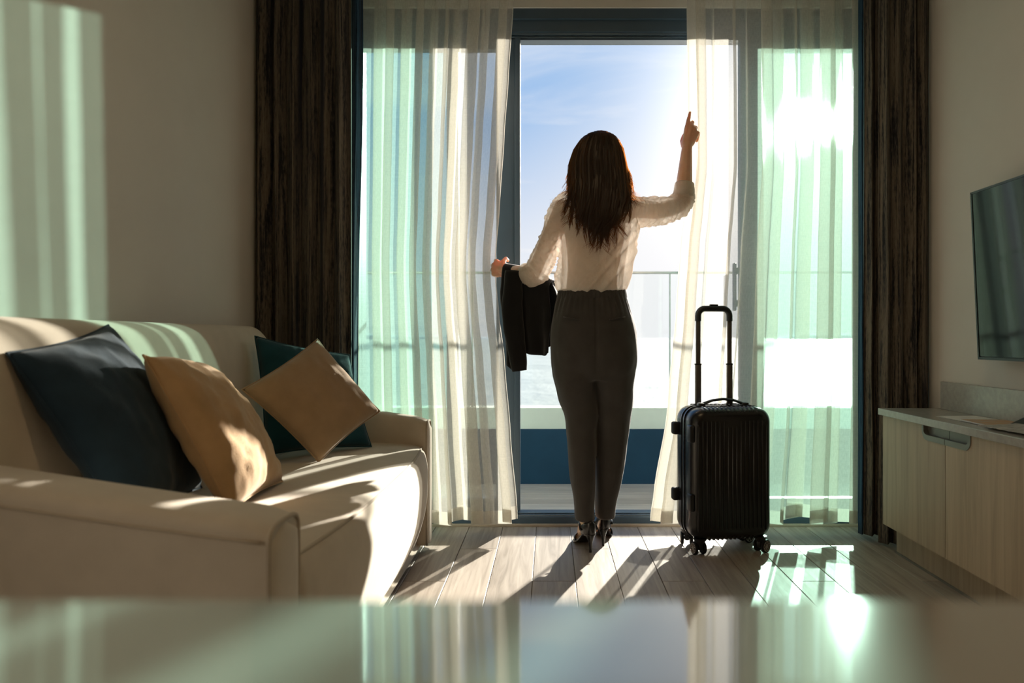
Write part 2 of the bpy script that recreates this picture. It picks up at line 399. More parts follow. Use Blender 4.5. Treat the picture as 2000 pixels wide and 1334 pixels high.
MAT['sea'] = sea_mat()
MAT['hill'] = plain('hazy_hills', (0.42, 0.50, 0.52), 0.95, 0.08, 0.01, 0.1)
def print_mat(name, seed, stops, sc_=(9, 30, 1)):
    m = M_(name); v = m.coord('Object', sc_); n = m.noise(v, 1.0, 2, 0.4, 1.5 + seed)
    return m.done(m.bsdf(m.ramp(n, stops), 0.4, 0.4))
MAT['print_orange'] = print_mat('orange_photo_print', 0, [(0.35, (0.45, 0.42, 0.38)), (0.47, (0.52, 0.25, 0.08)), (0.58, (0.60, 0.36, 0.14)), (0.66, (0.30, 0.10, 0.05)), (0.75, (0.5, 0.47, 0.42))])
MAT['print_grey'] = print_mat('grey_photo_print', 1, [(0.35, (0.62, 0.60, 0.56)), (0.52, (0.45, 0.43, 0.40)), (0.6, (0.10, 0.09, 0.085)), (0.66, (0.6, 0.58, 0.54))])

# ------------------------------------------------------------------ room shell
XL, XR, YB, YF, ZC = -1.23, 1.56, -2.4, 3.38, 2.62
WX0, WX1, WZ1 = -0.93, 1.49, 2.36
T = 0.18
fl = struct(obj('floor', B(XL-T, XR+T, YB-T, YF+T, -0.12, -0.0085), MAT['sub']))
struct(obj('ceiling', B(XL-T, XR+T, YB-T, YF+T, ZC, ZC+0.12), MAT['ceiling']))
struct(obj('wall_left', B(XL-T, XL, YB-T, YF+T, -0.0085, ZC), MAT['wall']))
struct(obj('wall_right', B(XR, XR+T, YB-T, YF+T, -0.0085, ZC), MAT['wall']))
struct(obj('wall_back', B(XL, XR, YB-T, YB, -0.0085, ZC), MAT['bounce_brown']))
b = B(XL, WX0, YF, YF+T, -0.0085, ZC); box(b, WX1, XR, YF, YF+T, -0.0085, ZC); box(b, WX0, WX1, YF, YF+T, WZ1, ZC)
struct(obj('wall_front', b, MAT['wall']))
# planks
PW, PL = 0.152, 1.2
pm = bpy.data.meshes.new('plank'); bb = B(-PW/2+0.0009, PW/2-0.0009, 0.0012, PL-0.0012, -0.0085, 0.0, bev=0.0014, seg=1); bb.to_mesh(pm); bb.free(); pm.materials.append(MAT['plank'])
def plank(xc, y0, y1, me=None):
    if me is None:
        me = pm
        if abs((y1-y0)-PL) > 1e-4:
            me = pm.copy(); s = (y1-y0)/PL
            for v in me.vertices: v.co.y *= s
    o = bpy.data.objects.new('plank', me); COL.objects.link(o); o.location = (xc, y0, 0); o.parent = fl; o.matrix_parent_inverse = Matrix.Translation(-WT[fl.name])
k0 = math.floor((XL+0.063)/PW); k1 = math.ceil((XR+0.063)/PW)
for k in range(k0, k1):
    xa = -0.063+k*PW; xb = xa+PW
    if xa < XL+0.001 or xb > XR-0.001:      # cut the edge planks to the wall
        xa2, xb2 = max(xa, XL), min(xb, XR); me = pm.copy(); s = (xb2-xa2)/PW
        for v in me.vertices: v.co.x *= s
        xc = (xa2+xb2)/2
    else: me = None; xc = (xa+xb)/2
    j = 2.61+0.4*(k % 3)
    ys = [j+PL*i for i in range(-5, 3)]
    for ya in ys:
        y0, y1 = max(ya, YB), min(ya+PL, YF+0.0)
        if y1-y0 < 0.02: continue
        if me is None: plank(xc, y0, y1)
        else:
            m2 = me
            if abs((y1-y0)-PL) > 1e-4:
                m2 = me.copy()
                for v in m2.vertices: v.co.y *= (y1-y0)/PL
            plank(xc, y0, y1, m2)

# ------------------------------------------------------------------ window, sliding door, threshold
FY0, FY1 = YF+0.01, YF+0.15
b = B(WX0, WX1, FY0, FY1, 2.315, WZ1)                       # head
box(b, WX0, WX1, FY0+0.02, FY1, 2.262, 2.315); box(b, WX0, WX0+0.055, FY0, FY1, 0.0, 2.315); box(b, WX1-0.055, WX1, FY0, FY1, 0.0, 2.315)
win = struct(obj('window_1', b, MAT['frame']))
obj('head_track', B(WX0+0.055, WX1-0.055, FY0+0.03, FY0+0.045, 2.252, 2.262), MAT['track'], win)
obj('head_track', B(WX0+0.055, WX1-0.055, FY0+0.05, FY0+0.11, 2.235, 2.262), MAT['frame'], win)
obj('head_track', B(WX0+0.055, WX1-0.055, FY0+0.044, FY0+0.05, 2.243, 2.249), MAT['track'], win)
# left fixed leaf: tinted pane, then the half-open leaf behind it
obj('stile', B(-0.478, -0.424, FY0+0.03, FY0+0.075, 0.06, 2.235, bev=0.003), MAT['frame'], win)
obj('stile', B(-0.250, -0.140, FY0+0.035, FY0+0.08, 0.06, 2.235, bev=0.004), MAT['frame'], win)
obj('stile_edge', B(-0.165, -0.1385, FY0+0.022, FY0+0.036, 0.06, 2.235, bev=0.003), MAT['frame'], win)
obj('top_rail', B(WX0+0.055, -0.250, FY0+0.035, FY0+0.075, 2.185, 2.235), MAT['frame'], win)
obj('bottom_rail', B(WX0+0.055, -0.250, FY0+0.035, FY0+0.075, 0.06, 0.115), MAT['frame'], win)
obj('pane', B(WX0+0.055, -0.478, FY0+0.05, FY0+0.058, 0.115, 2.185), MAT['tint'], win)
obj('pane', B(-0.424, -0.250, FY0+0.05, FY0+0.058, 0.115, 2.185), MAT['clear'], win)
# right leaf
b = B(0.875, 0.985, FY0+0.035, FY0+0.08, 0.06, 2.235, bev=0.004); box(b, 1.415, WX1-0.055, FY0+0.035, FY0+0.08, 0.06, 2.235)
box(b, 0.985, 1.415, FY0+0.035, FY0+0.08, 2.185, 2.235); box(b, 0.985, 1.415, FY0+0.035, FY0+0.08, 0.06, 0.115)
dr = struct(obj('door_1', b, MAT['frame']))
obj('pane', B(0.985, 1.415, FY0+0.05, FY0+0.058, 0.115, 2.185), MAT['tint'], dr)
b = B(0.842, 0.856, FY0+0.02, FY0+0.05, 0.98, 1.20, bev=0.005); box(b, 0.85, 0.88, FY0+0.04, FY0+0.06, 1.0, 1.03, bev=0.004); box(b, 0.85, 0.88, FY0+0.04, FY0+0.06, 1.15, 1.18, bev=0.004)
obj('handle', b, MAT['frame'], dr)
b = B(WX0, WX1, YF-0.005, YF+0.10, 0.0, 0.042, bev=0.003); box(b, WX0, WX1, FY0+0.03, YF+0.095, 0.042, 0.052, bev=0.002); box(b, WX0, WX1, YF+0.10, FY1+0.03, -0.0085, 0.006)
th = struct(obj('trim_1', b, MAT['frame']))
obj('track_ridge', B(WX0+0.055, WX1-0.055, YF+0.002, YF+0.010, 0.042, 0.049), MAT['track'], th)
obj('track_ridge', B(WX0+0.055, WX1-0.055, YF+0.022, YF+0.030, 0.042, 0.053), MAT['track'], th)
struct(obj('trim_2', B(WX0, WX1, YF-0.022, YF-0.005, 0.0, 0.012, bev=0.002), plain('floor_strip', (0.36, 0.30, 0.24), 0.5)))

# ------------------------------------------------------------------ balcony and beyond
BY, DZ = 4.55, -0.04
dk = struct(obj('balcony_floor', B(-2.6, 3.4, YF+T, BY+0.2, -0.18, DZ-0.010), MAT['sub']))
y = YF+T
while y < BY-0.01:
    y2 = min(y+0.145, BY); obj('deck_board', B(-2.6, 3.4, y+0.0015, y2-0.0015, DZ-0.010, DZ, bev=0.0015, seg=1), MAT['deck'], dk); y = y2
bw = struct(obj('wall_balcony', B(-2.6, 3.4, BY, BY+0.16, DZ-0.01, 0.296), MAT['blue_wall']))
obj('coping', B(-2.6, 3.4, BY+0.012, BY+0.16, 0.296, 0.425), MAT['pale'], bw)
rl = thing('glass_railing', 'glass balcony railing with slim grey handrail above navy parapet', 'railing', (0.4, BY+0.08, 0.425))
obj('handrail', B(-2.6, 3.4, BY+0.06, BY+0.10, 1.254, 1.269, bev=0.003), MAT['steel'], rl)
for k in range(6):
    xa = -2.946+1.23*k; xa2 = max(xa, -2.6); xb = min(xa+1.23, 3.4)
    obj('glass_panel', B(xa2+0.005, xb-0.005, BY+0.074, BY+0.086, 0.425, 1.254), MAT['rail_glass'], rl)
for k in range(1, 5):
    xa = -2.946+1.23*k; obj('clamp_strip', B(xa-0.004, xa+0.004, BY+0.07, BY+0.09, 0.425, 1.254), MAT['steel'], rl)
bm = bmesh.new(); S = 30000
ys = [8, 60, 300, 1500, 6000, S]
grid(bm, lambda i, j: Vector((-S+2*S*j/8, ys[i], -9.0)), 5, 8)
struct(obj('sea', bm, MAT['sea']))
def hills(x0, x1, d, hmax, seed):
    bm = bmesh.new(); n = 60
    def fn(i, j):
        u = i/n; e = math.sin(PI*u)**0.6
        h = hmax*e*(0.55+0.45*nz((u*5+seed, seed, 0))+0.12*nz((u*22, seed, 3)))
        a = [(-120, -0.2), (-40, 0.75), (0, 1.0), (120, -0.2)][j]
        return Vector((x0+(x1-x0)*u, d+a[0], -9+max(0, h)*a[1] if a[1] > 0 else -12))
    grid(bm, fn, n, 3); return bm
struct(obj('hills', hills(-2600, -250, 5200, 62, 2.3), MAT['hill'], smooth=True))
struct(obj('hills', hills(1560, 2150, 5200, 75, 5.1), MAT['hill'], smooth=True))

# ------------------------------------------------------------------ curtains
def curtain_grid(edges, y0, z0, z1, n, amp, ov, seed, nu=None, nv=50, wr=0.0028, zb=None, u0=0.0, u1=1.0, v0=0.0, v1=1.0, yoff=0.0):
    """meandering cloth; edges(z) gives the left and right x; overlapping s-folds"""
    rr = random.Random(seed)
    nu = nu or int(n*22*(u1-u0)+6)
    pa = [rr.uniform(0.65, 1.25) for _ in range(n+2)]; po = [rr.uniform(0.3, 1.3) for _ in range(2*n+4)]
    ph = [rr.uniform(-0.5, 0.5) for _ in range(2*n+4)]
    def fn(i, j):
        u = u0+(u1-u0)*i/nu; v = v0+(v1-v0)*j/nv
        zbot = zb(u) if zb else z0
        z = z1+(zbot-z1)*v
        xl, xr = edges(z)
        s = u*n; k = int(s); t = s-k; phs = 2*PI*s
        wid = (xr-xl)
        a = amp*(pa[k]*(1-t)+pa[min(k+1, n)]*t)*(0.75+0.35*v)
        h2 = 2*s; kk = int(h2); tt = h2-kk
        o = ov*(po[kk]*(1-tt)+po[kk+1]*tt)*wid/n
        drift = (ph[kk]*(1-tt)+ph[kk+1]*tt)*0.35*wid/n
        edge = min(1, min(u, 1-u)*n*2)
        x = xl+wid*u+(o*math.sin(2*phs)*-1+drift)*edge
        x += wr*1.2*nz((u*n*1.3, v*2.2, seed))*edge+wr*0.5*nz((u*n*3, v*6, seed+4))*edge
        y = y0+yoff+a*math.cos(phs)+wr*nz((u*n*2, v*4, seed+9))*1.5
        return Vector((x, y, z))
    bm = bmesh.new()
    ln = 0.0
    grid(bm, fn, nu, nv, uv=lambda i, j: ((u0+(u1-u0)*i/nu)*n*0.12, (v0+(v1-v0)*j/nv)*2.6))
    return bm
def zpx(y, d): return H-(y-VY)/F*d
DS = 3.2
le = [(zpx(y, DS), (x-VX)/F*DS) for x, y in ((1011, 1030), (1010, 1000), (997, 850), (985, 700), (974, 610), (968, 540), (968, 500), (976, 400), (985, 260), (993, 150), (1003, 0), (1006, -140))]
re_ = [(zpx(y, DS), (x-VX)/F*DS) for x, y in ((1272, 1010), (1278, 970), (1305, 800), (1322, 600), (1330, 480), (1338, 410), (1346, 330), (1345, 200), (1343, 0), (1343, -140))]
def eL(z): return (-0.865, lerp_tab(le, z))
def eR(z): return (lerp_tab(re_, z), 1.375)
t = thing('sheer_curtain', 'left white sheer curtain, gathered beside the woman\'s hand and the dark door frame', 'curtain', (-0.5, DS, 0.06), 'white sheer curtains')
obj('panel', curtain_grid(eL, DS, 0.062, ZC-0.001, 6, 0.032, 0.31, 3, zb=lambda u: 0.060+0.012*math.sin(u*21)), MAT['sheer'], t, smooth=True, recalc=False)
obj('hem', curtain_grid(eL, DS, 0.062, ZC-0.001, 6, 0.032, 0.31, 3, nv=4, zb=lambda u: 0.060+0.012*math.sin(u*21), v0=0.978, yoff=-0.0015), MAT['sheer_hem'], t, smooth=True, recalc=False)
obj('selvedge', curtain_grid(eL, DS, 0.062, ZC-0.001, 6, 0.032, 0.31, 3, zb=lambda u: 0.060+0.012*math.sin(u*21), u0=0.972, yoff=-0.0015), MAT['sheer_hem'], t, smooth=True, recalc=False)
t = thing('sheer_curtain', 'right white sheer curtain behind the suitcase, pulled open at its left edge, sun shining through', 'curtain', (1.0, DS, 0.06), 'white sheer curtains')
zbr = lambda u: 0.058+0.022*max(0, math.sin((u-0.55)*13))*(u > 0.55)+0.006*math.sin(u*30)
obj('panel', curtain_grid(eR, DS, 0.06, ZC-0.001, 6, 0.032, 0.30, 11, zb=zbr), MAT['sheer'], t, smooth=True, recalc=False)
obj('hem', curtain_grid(eR, DS, 0.06, ZC-0.001, 6, 0.032, 0.30, 11, nv=4, zb=zbr, v0=0.978, yoff=-0.0015), MAT['sheer_hem'], t, smooth=True, recalc=False)
obj('selvedge', curtain_grid(eR, DS, 0.06, ZC-0.001, 6, 0.032, 0.30, 11, zb=zbr, u1=0.05, yoff=-0.0015), MAT['sheer_hem'], t, smooth=True, recalc=False)
def solid(o, th):
    m = o.modifiers.new('t', 'SOLIDIFY'); m.thickness = th; m.offset = 0; return o
t = thing('blackout_curtain', 'dark bark-patterned blackout curtain on the left, hanging behind the sofa corner', 'curtain', (-1.0, 3.09, 0.015), 'dark blackout curtains')
solid(obj('panel', curtain_grid(lambda z: (-1.2285, -0.835), 3.085, 0.015, ZC-0.001, 6, 0.026, 0.06, 21, wr=0.006), MAT['blackout'], t, smooth=True, recalc=False), 0.004)
solid(obj('edge_fold', curtain_grid(lambda z: (-0.838, -0.802-0.012*math.sin(z*2.2)), 3.115, 0.015, ZC-0.001, 1, 0.022, 0.05, 5, wr=0.006), MAT['blackout_blue'], t, smooth=True, recalc=False), 0.004)
t = thing('blackout_curtain', 'dark bark-patterned blackout curtain on the right, hanging behind the console cabinet', 'curtain', (1.45, 3.09, 0.015), 'dark blackout curtains')
solid(obj('panel', curtain_grid(lambda z: (1.352, 1.558), 3.045, 0.012, ZC-0.001, 4, 0.022, 0.05, 31, wr=0.005), MAT['blackout'], t, smooth=True, recalc=False), 0.004)
solid(obj('panel', curtain_grid(lambda z: (1.318, 1.395), 3.105, 0.03, ZC-0.001, 2, 0.018, 0.05, 33, wr=0.005), MAT['blackout'], t, smooth=True, recalc=False), 0.004)
solid(obj('edge_fold', curtain_grid(lambda z: (1.302, 1.322), 3.128, 0.03, ZC-0.001, 1, 0.012, 0.05, 35, wr=0.004), MAT['blackout_blue'], t, smooth=True, recalc=False), 0.004)

# ------------------------------------------------------------------ sofa
SY0, SY1, AN, AF = 1.28, 3.02, 1.44, 2.93      # outer ends, inner faces of the near and far arm
sofa = thing('sofa', 'beige fabric two-seat sofa against the left wall', 'sofa', (-0.85, 2.15, 0.0))
def roundend(y, y0, y1, r, k=2.4):
    a = max(0, r-(y-y0))/r; b_ = max(0, r-(y1-y))/r; m_ = max(a, b_)
    return (1-m_**k)**(1/k) if m_ < 1 else 0.0
def back_bm():
    bm = bmesh.new()
    prof = [(-1.222, 0.06), (-1.222, 0.45), (-1.222, 0.80), (-1.215, 0.865), (-1.19, 0.892), (-1.155, 0.90), (-1.125, 0.885), (-1.105, 0.85), (-1.085, 0.76), (-1.06, 0.60), (-1.03, 0.46), (-1.02, 0.40), (-1.02, 0.06)]
    prof = resample(prof, 4); n = 56
    def fn(i, j):
        y = SY0+0.01+(SY1-SY0-0.02)*(0.5-0.5*math.cos(PI*i/n)); e = roundend(y, SY0+0.01, SY1-0.01, 0.17)
        x, z = prof[j]; top = 0.50+(0.40)*e
        z2 = z if z < 0.45 else 0.45+(z-0.45)*(top-0.45)/0.45
        return Vector((x+(0.02*(1-e) if x > -1.2 else 0), y, z2))
    V = grid(bm, fn, n, len(prof)-1)
    for row in (V[0], V[-1]): bm.faces.new(row)
    return bm
obj('backrest', back_bm(), MAT['sofa'], sofa, smooth=True)
def xfront(y):
    q = (y-(AN+AF)/2)/((AF-AN)/2); return -0.505+0.038*(1-abs(q)**2.6)
def seat_bm():
    bm = bmesh.new(); n = 40
    base = [(-1.06, 0.40, 0), (-1.0, 0.418, 0), (-0.85, 0.436, 0.3), (-0.70, 0.441, 0.6), (-0.58, 0.437, 0.9), (-0.52, 0.428, 1), (-0.505, 0.418, 1), (-0.492, 0.398, 1), (-0.482, 0.34, 1), (-0.483, 0.27, 1), (-0.49, 0.19, 0.9), (-0.508, 0.11, 0.6), (-0.530, 0.045, 0.2), (-0.55, 0.035, 0), (-1.0, 0.035, 0)]
    pr = resample(base, 3)
    def fn(i, j):
        y = AN-0.005+(AF-AN+0.055)*i/n; x, z, w = pr[j]
        yy = min(y, AF)
        d = (xfront(yy)+0.505)*max(0, min(1, w))
        e = max(0, (y-(AF-0.02))/0.07)
        x2 = x+d-(0.03*e*e if w > 0.15 else 0)
        return Vector((x2, y, z+0.0015*nz((x*9, y*7, z*5))*(1 if w > 0 else 0)))
    V = grid(bm, fn, n, len(pr)-1)
    for row in (V[0], V[-1]): bm.faces.new(row)
    return bm
obj('seat', seat_bm(), MAT['sofa'], sofa, smooth=True)
bm = bmesh.new(); tube(bm, [(xfront(min(y, AF))-0.0045, y, 0.4225) for y in [AN+0.002+(AF-AN+0.03)*i/40 for i in range(41)]], 0.0042, 8)
obj('seat_piping', bm, MAT['sofa_seam'], sofa, smooth=True)
obj('plinth', B(-1.18, -0.565, SY0+0.05, SY1-0.05, 0.0, 0.045), MAT['black'], sofa)
def arm_top(x): return 0.535+0.090*((-0.48-x)/0.62)**1.1 if x < -0.48 else 0.535
def arm_bm(y0, y1, zb):
    """section across y rounded at the top, swept along x from the back to the front"""
    bm = bmesh.new(); n = 30; w = (y1-y0)/2; yc = (y0+y1)/2; K = 22
    def fn(i, j):
        x = -1.20+(-0.488+1.20)*i/n; f_ = max(0, (i-(n-3))/3.0)
        zt = arm_top(min(x, -0.48))-0.012*f_**2
        t_ = j/K
        if t_ < 0.2: yy = -1.0; z = zb+(zt-0.036-zb)*t_/0.2
        elif t_ > 0.8: yy = 1.0; z = zb+(zt-0.036-zb)*(1-t_)/0.2
        else:
            a = PI*(t_-0.2)/0.6; c, s = -math.cos(a), math.sin(a)
            yy = math.copysign(abs(c)**0.55, c); z = zt-0.036+0.036*abs(s)**0.75
        wd = w*(1-0.06*f_**2)
        return Vector((x, yc+yy*wd, z))
    V = grid(bm, fn, n, K)
    for row in (V[0], V[-1]): bm.faces.new(row)
    return bm, V
for y0, y1 in ((SY0, AN), (AF, SY1)):
    bm, V = arm_bm(y0, y1, 0.035)
    pp = [v.co.copy() for v in V[-1]]
    a = obj('armrest', bm, MAT['sofa'], sofa, smooth=True); auto(a, 50)
    bm = bmesh.new(); tube(bm, pp, 0.0048, 8); obj('arm_piping', bm, MAT['sofa_seam'], a, smooth=True)
    bm = bmesh.new(); w = (y1-y0)/2-0.006; yc = (y0+y1)/2      # padded front panel of the arm
    def fp(i, j):
        u = -1+2*i/10; v = j/16; zt = 0.522
        z = 0.04+(zt-0.04)*v; e = max(0, (z-(zt-0.05))/0.05); lim = w*(1-e**2.2)**0.45 if e < 1 else 0.0
        return Vector((-0.489+0.012*(1-u*u)**0.5*min(1, (1-e)*2+0.05), yc+u*lim, z))
    grid(bm, fp, 10, 16); obj('front_panel', bm, MAT['sofa'], a, smooth=True)
    if y0 == SY0:                                              # stitched seam along the outer top edge
        bm = bmesh.new(); tube(bm, [(x, y0-0.001, arm_top(x)-0.036) for x in [-1.2+0.70*i/24 for i in range(25)]], 0.0035, 8); obj('arm_seam', bm, MAT['sofa_seam'], a, smooth=True)

# ------------------------------------------------------------------ cushions
def cushion(name, label, m, TL, TR, BR, BL, thick, seed, wr=0.006, cat='cushion', tagpos=None):
    TL, TR, BR, BL = map(Vector, (TL, TR, BR, BL)); n = 34
    nrm = ((TR-TL)+(BR-BL)).cross((TL-BL)+(TR-BR)).normalized()
    c = (TL+TR+BR+BL)/4
    bm = bmesh.new()
    def side(sg):
        def fn(i, j):
            u = -1+2*i/n; v = -1+2*j/n
            uu = u*(1-0.055*(1-v*v)**1.0); vv = v*(1-0.055*(1-u*u)**1.0)
            p = (TL*(1-uu)*(1+vv)+TR*(1+uu)*(1+vv)+BR*(1+uu)*(1-vv)+BL*(1-uu)*(1-vv))/4
            q = max(0.0, (1-u*u)*(1-v*v))
            h = thick*q**0.42
            e = min(1, q*6)
            # creases that run in from the edges and corners
            cr = wr*(nz((u*2.2+seed, v*2.2, sg*3))+0.7*abs(nz((u*5+seed, v*2.5, sg*7)))+0.4*nz((u*9, v*9, seed)))*e
            rad = math.atan2(v, u); rr_ = math.hypot(u, v)
            cr += wr*0.55*math.sin(rad*13+seed+2*nz((u*3, v*3, seed)))*max(0, rr_-0.45)*e
            return p+nrm*(sg*h*(1 if sg > 0 else 0.8)+cr*(1 if sg > 0 else 0.6))
        return fn
    for sg in (1, -1): grid(bm, side(sg), n, n)
    bmesh.ops.remove_doubles(bm, verts=bm.verts, dist=0.0006)
    o = obj(name, bm, m, smooth=True)
    tag(o, label, cat, 'sofa cushions')
    bm = bmesh.new(); pts = []
    fn = side(0)
    for a, b_ in [(i, 0) for i in range(n)]+[(n, j) for j in range(n)]+[(n-i, n) for i in range(n)]+[(0, n-j) for j in range(n+1)]: pts.append(fn(a, b_))
    tube(bm, pts, 0.0028, 6, caps=False); obj('seam', bm, m, o, smooth=True)
    return o
nav = cushion('cushion', 'large navy cushion leaning in the near corner of the sofa', MAT['navy'], (-1.092, 1.49, 0.825), (-1.120, 1.88, 0.888), (-0.93, 1.98, 0.455), (-0.89, 1.56, 0.45), 0.085, 1.7, 0.008)
cushion('cushion', 'tan cushion with sunlit creases, leaning on the large navy cushion', MAT['tan'], (-0.955, 1.74, 0.815), (-1.02, 2.14, 0.775), (-0.765, 2.12, 0.445), (-0.74, 1.72, 0.45), 0.085, 4.2, 0.011)
cushion('cushion', 'dark teal cushion in the far corner, behind the light brown diamond cushion', MAT['teal'], (-1.075, 2.70, 0.862), (-0.775, 2.86, 0.79), (-0.675, 2.80, 0.445), (-0.985, 2.56, 0.45), 0.070, 8.1, 0.006)
cushion('cushion', 'light brown cushion standing on one corner before the dark teal cushion', MAT['tan_grey'], (-0.985, 2.37, 0.690), (-0.835, 2.66, 0.850), (-0.615, 2.68, 0.590), (-0.780, 2.50, 0.437), 0.068, 6.4, 0.006)
bm = B(-0.862, -0.838, 1.955, 1.957, 0.452, 0.478); obj('care_tag', bm, MAT['paper'], nav)

# ------------------------------------------------------------------ console cabinet, worktop
CX, CY0, CY1, CZ = 1.33, 1.09, 2.97, 0.574
cab = thing('console_cabinet', 'light oak console cabinet with grey recessed pulls along the right wall', 'cabinet', (1.45, 2.0, 0.0))
obj('carcass', B(CX+0.02, XR-0.001, CY0+0.003, CY1-0.003, 0.11, CZ-0.026), MAT['oak'], cab)
obj('plinth', B(CX+0.048, XR-0.001, CY0+0.02, CY1-0.015, 0.0, 0.11), MAT['oak'], cab)
obj('plinth_strip', B(CX+0.040, CX+0.048, CY0+0.02, CY1-0.015, 0.0, 0.006), MAT['pull'], cab)
DW = (CY1-CY0)/4
def door(y0, y1, notch_low):
    """slab with a rounded notch at one top corner (notch_low: at its low-y corner)"""
    zt = CZ-0.028; z0 = 0.112; NW, NH, r = 0.152, 0.052, 0.034
    pts = []
    yn = y0+NW if notch_low else y1-NW
    sgn = -1 if notch_low else 1
    yedge = y0 if notch_low else y1; yo = y1 if notch_low else y0
    pts = [(yo, z0), (yo, zt), (yn, zt)]
    cy_ = yn+sgn*r; cz_ = zt-NH+r
    for k in range(0, 9):
        a = PI/2*k/8; pts.append((cy_-sgn*r*math.cos(a), cz_-r*math.sin(a)))
    pts += [(yedge, zt-NH), (yedge, z0)]
    bm = bmesh.new()
    fa = [bm.verts.new((CX, y, z)) for y, z in pts]; fb = [bm.verts.new((CX+0.019, y, z)) for y, z in pts]
    bm.faces.new(fa); bm.faces.new(fb)
    for i in range(len(pts)): bm.faces.new((fa[i], fa[(i+1) % len(pts)], fb[(i+1) % len(pts)], fb[i]))
    return bm, (yn, yedge, sgn, zt, NH, r)
for k in range(4):
    y0, y1 = CY1-(k+1)*DW+0.0015, CY1-k*DW-0.0015
    bm, (yn, ye, sg, zt, NH, r) = door(y0, y1, k % 2 == 0)
    d = obj('door', bm, MAT['oak'], cab)
    # pull: a U-shaped lip that lines the notch, with a dished back
    out_, inn = [], []
    for kk in range(9):
        a = PI/2*kk/8; out_.append((yn+sg*r-sg*r*math.cos(a), zt-NH+r-r*math.sin(a)))
    path = [(yn, zt)]+out_+[(ye, zt-NH)]
    lip = 0.019
    def ins(y, z, q):
        if q == 0: return (y+sg*lip*0.6, z)
        if q == len(path)-1: return (y, z+lip)
        a = PI/2*(q-1)/8; return (y+sg*lip*0.6*math.cos(a), z+lip*math.sin(a))
    bm = bmesh.new(); rows = []
    for q, (y, z) in enumerate(path):
        iy, iz = ins(y, z, q)
        rows.append([bm.verts.new((CX-0.003, y, z)), bm.verts.new((CX-0.003, iy, iz)), bm.verts.new((CX+0.014, iy, iz)), bm.verts.new((CX+0.018, y, z))])
    for a_, b_ in zip(rows, rows[1:]):
        for q in range(4): bm.faces.new((a_[q], b_[q], b_[(q+1) % 4], a_[(q+1) % 4]))
    bm.faces.new(rows[0]); bm.faces.new(rows[-1])
    p = obj('pull', bm, MAT['pull'], d); auto(p, 35)
    ya, yb = sorted((yn+sg*0.004, ye))
    obj('pull_back', B(CX+0.0145, CX+0.0195, ya, yb, zt-NH+0.003, zt), MAT['pull'], d)
wt = thing('worktop', 'grey stone worktop with upstand on the oak console cabinet', 'worktop', (1.43, 2.0, CZ-0.025))
obj('slab', B(CX-0.018, XR-0.001, CY0-0.02, CY1+0.004, CZ-0.026, CZ, bev=0.0015, seg=1), MAT['counter'], wt)
obj('upstand', B(XR-0.016, XR-0.001, CY0-0.02, CY1-0.03, CZ, CZ+0.108, bev=0.001, seg=1), MAT['counter'], wt)
def sheet(name, x0, x1, y0, y1, z, m, rot=0.0, curl=0.0, th_=0.0012, cseed=0, parent=None):
    bm = bmesh.new(); c = Vector(((x0+x1)/2, (y0+y1)/2, 0)); n = 10
    def fn(i, j):
        u = i/n; v = j/n; p = Vector((x0+(x1-x0)*u, y0+(y1-y0)*v, 0))-c
        p = Matrix.Rotation(rot, 3, 'Z') @ p + c
        p.z = z+curl*max(0, (u-0.45)/0.55)**2*(0.6+0.4*math.sin(v*3+cseed)); return p
    g = grid(bm, fn, n, n)
    r_ = bmesh.ops.extrude_face_region(bm, geom=bm.faces[:])
    for v in [e for e in r_['geom'] if isinstance(e, bmesh.types.BMVert)]: v.co.z += th_
    return obj(name, bm, m, parent, smooth=False)
tag(sheet('paper_sheet', 1.385, 1.535, 2.42, 2.66, CZ+0.0005, MAT['paper'], 0.05), 'blank white paper sheet on the grey worktop, farthest of the papers', 'paper')
mg = sheet('magazine', 1.375, 1.515, 2.20, 2.50, CZ+0.0022, MAT['paper'], -0.06, 0.0, 0.004); tag(mg, 'magazine with orange cover photo lying on the grey worktop', 'magazine')
sheet('cover', 1.377, 1.513, 2.203, 2.497, CZ+0.0063, MAT['print_orange'], -0.06, 0.0, 0.0006, parent=mg)
lf = sheet('leaflet', 1.345, 1.475, 2.06, 2.33, CZ+0.0074, MAT['print_grey'], 0.08, 0.006, 0.0015); tag(lf, 'grey printed leaflet with a black stripe, nearest of the papers on the worktop', 'leaflet')
bm = bmesh.new()
for s in (-1, 1):
    pr = [Vector((1.492+s*0.030, 2.20, CZ+0.0075)), Vector((1.492, 2.20, CZ+0.030)), Vector((1.492, 2.34, CZ+0.030)), Vector((1.492+s*0.030, 2.36, CZ+0.0075))]
    vs = [bm.verts.new(p) for p in pr]; bm.faces.new(vs)
bmesh.ops.remove_doubles(bm, verts=bm.verts, dist=1e-5)
cdn = obj('folded_card', bm, MAT['dark_paper'], recalc=False); solid(cdn, 0.0012); tag(cdn, 'dark folded card standing like a tent among the papers by the upstand', 'card')

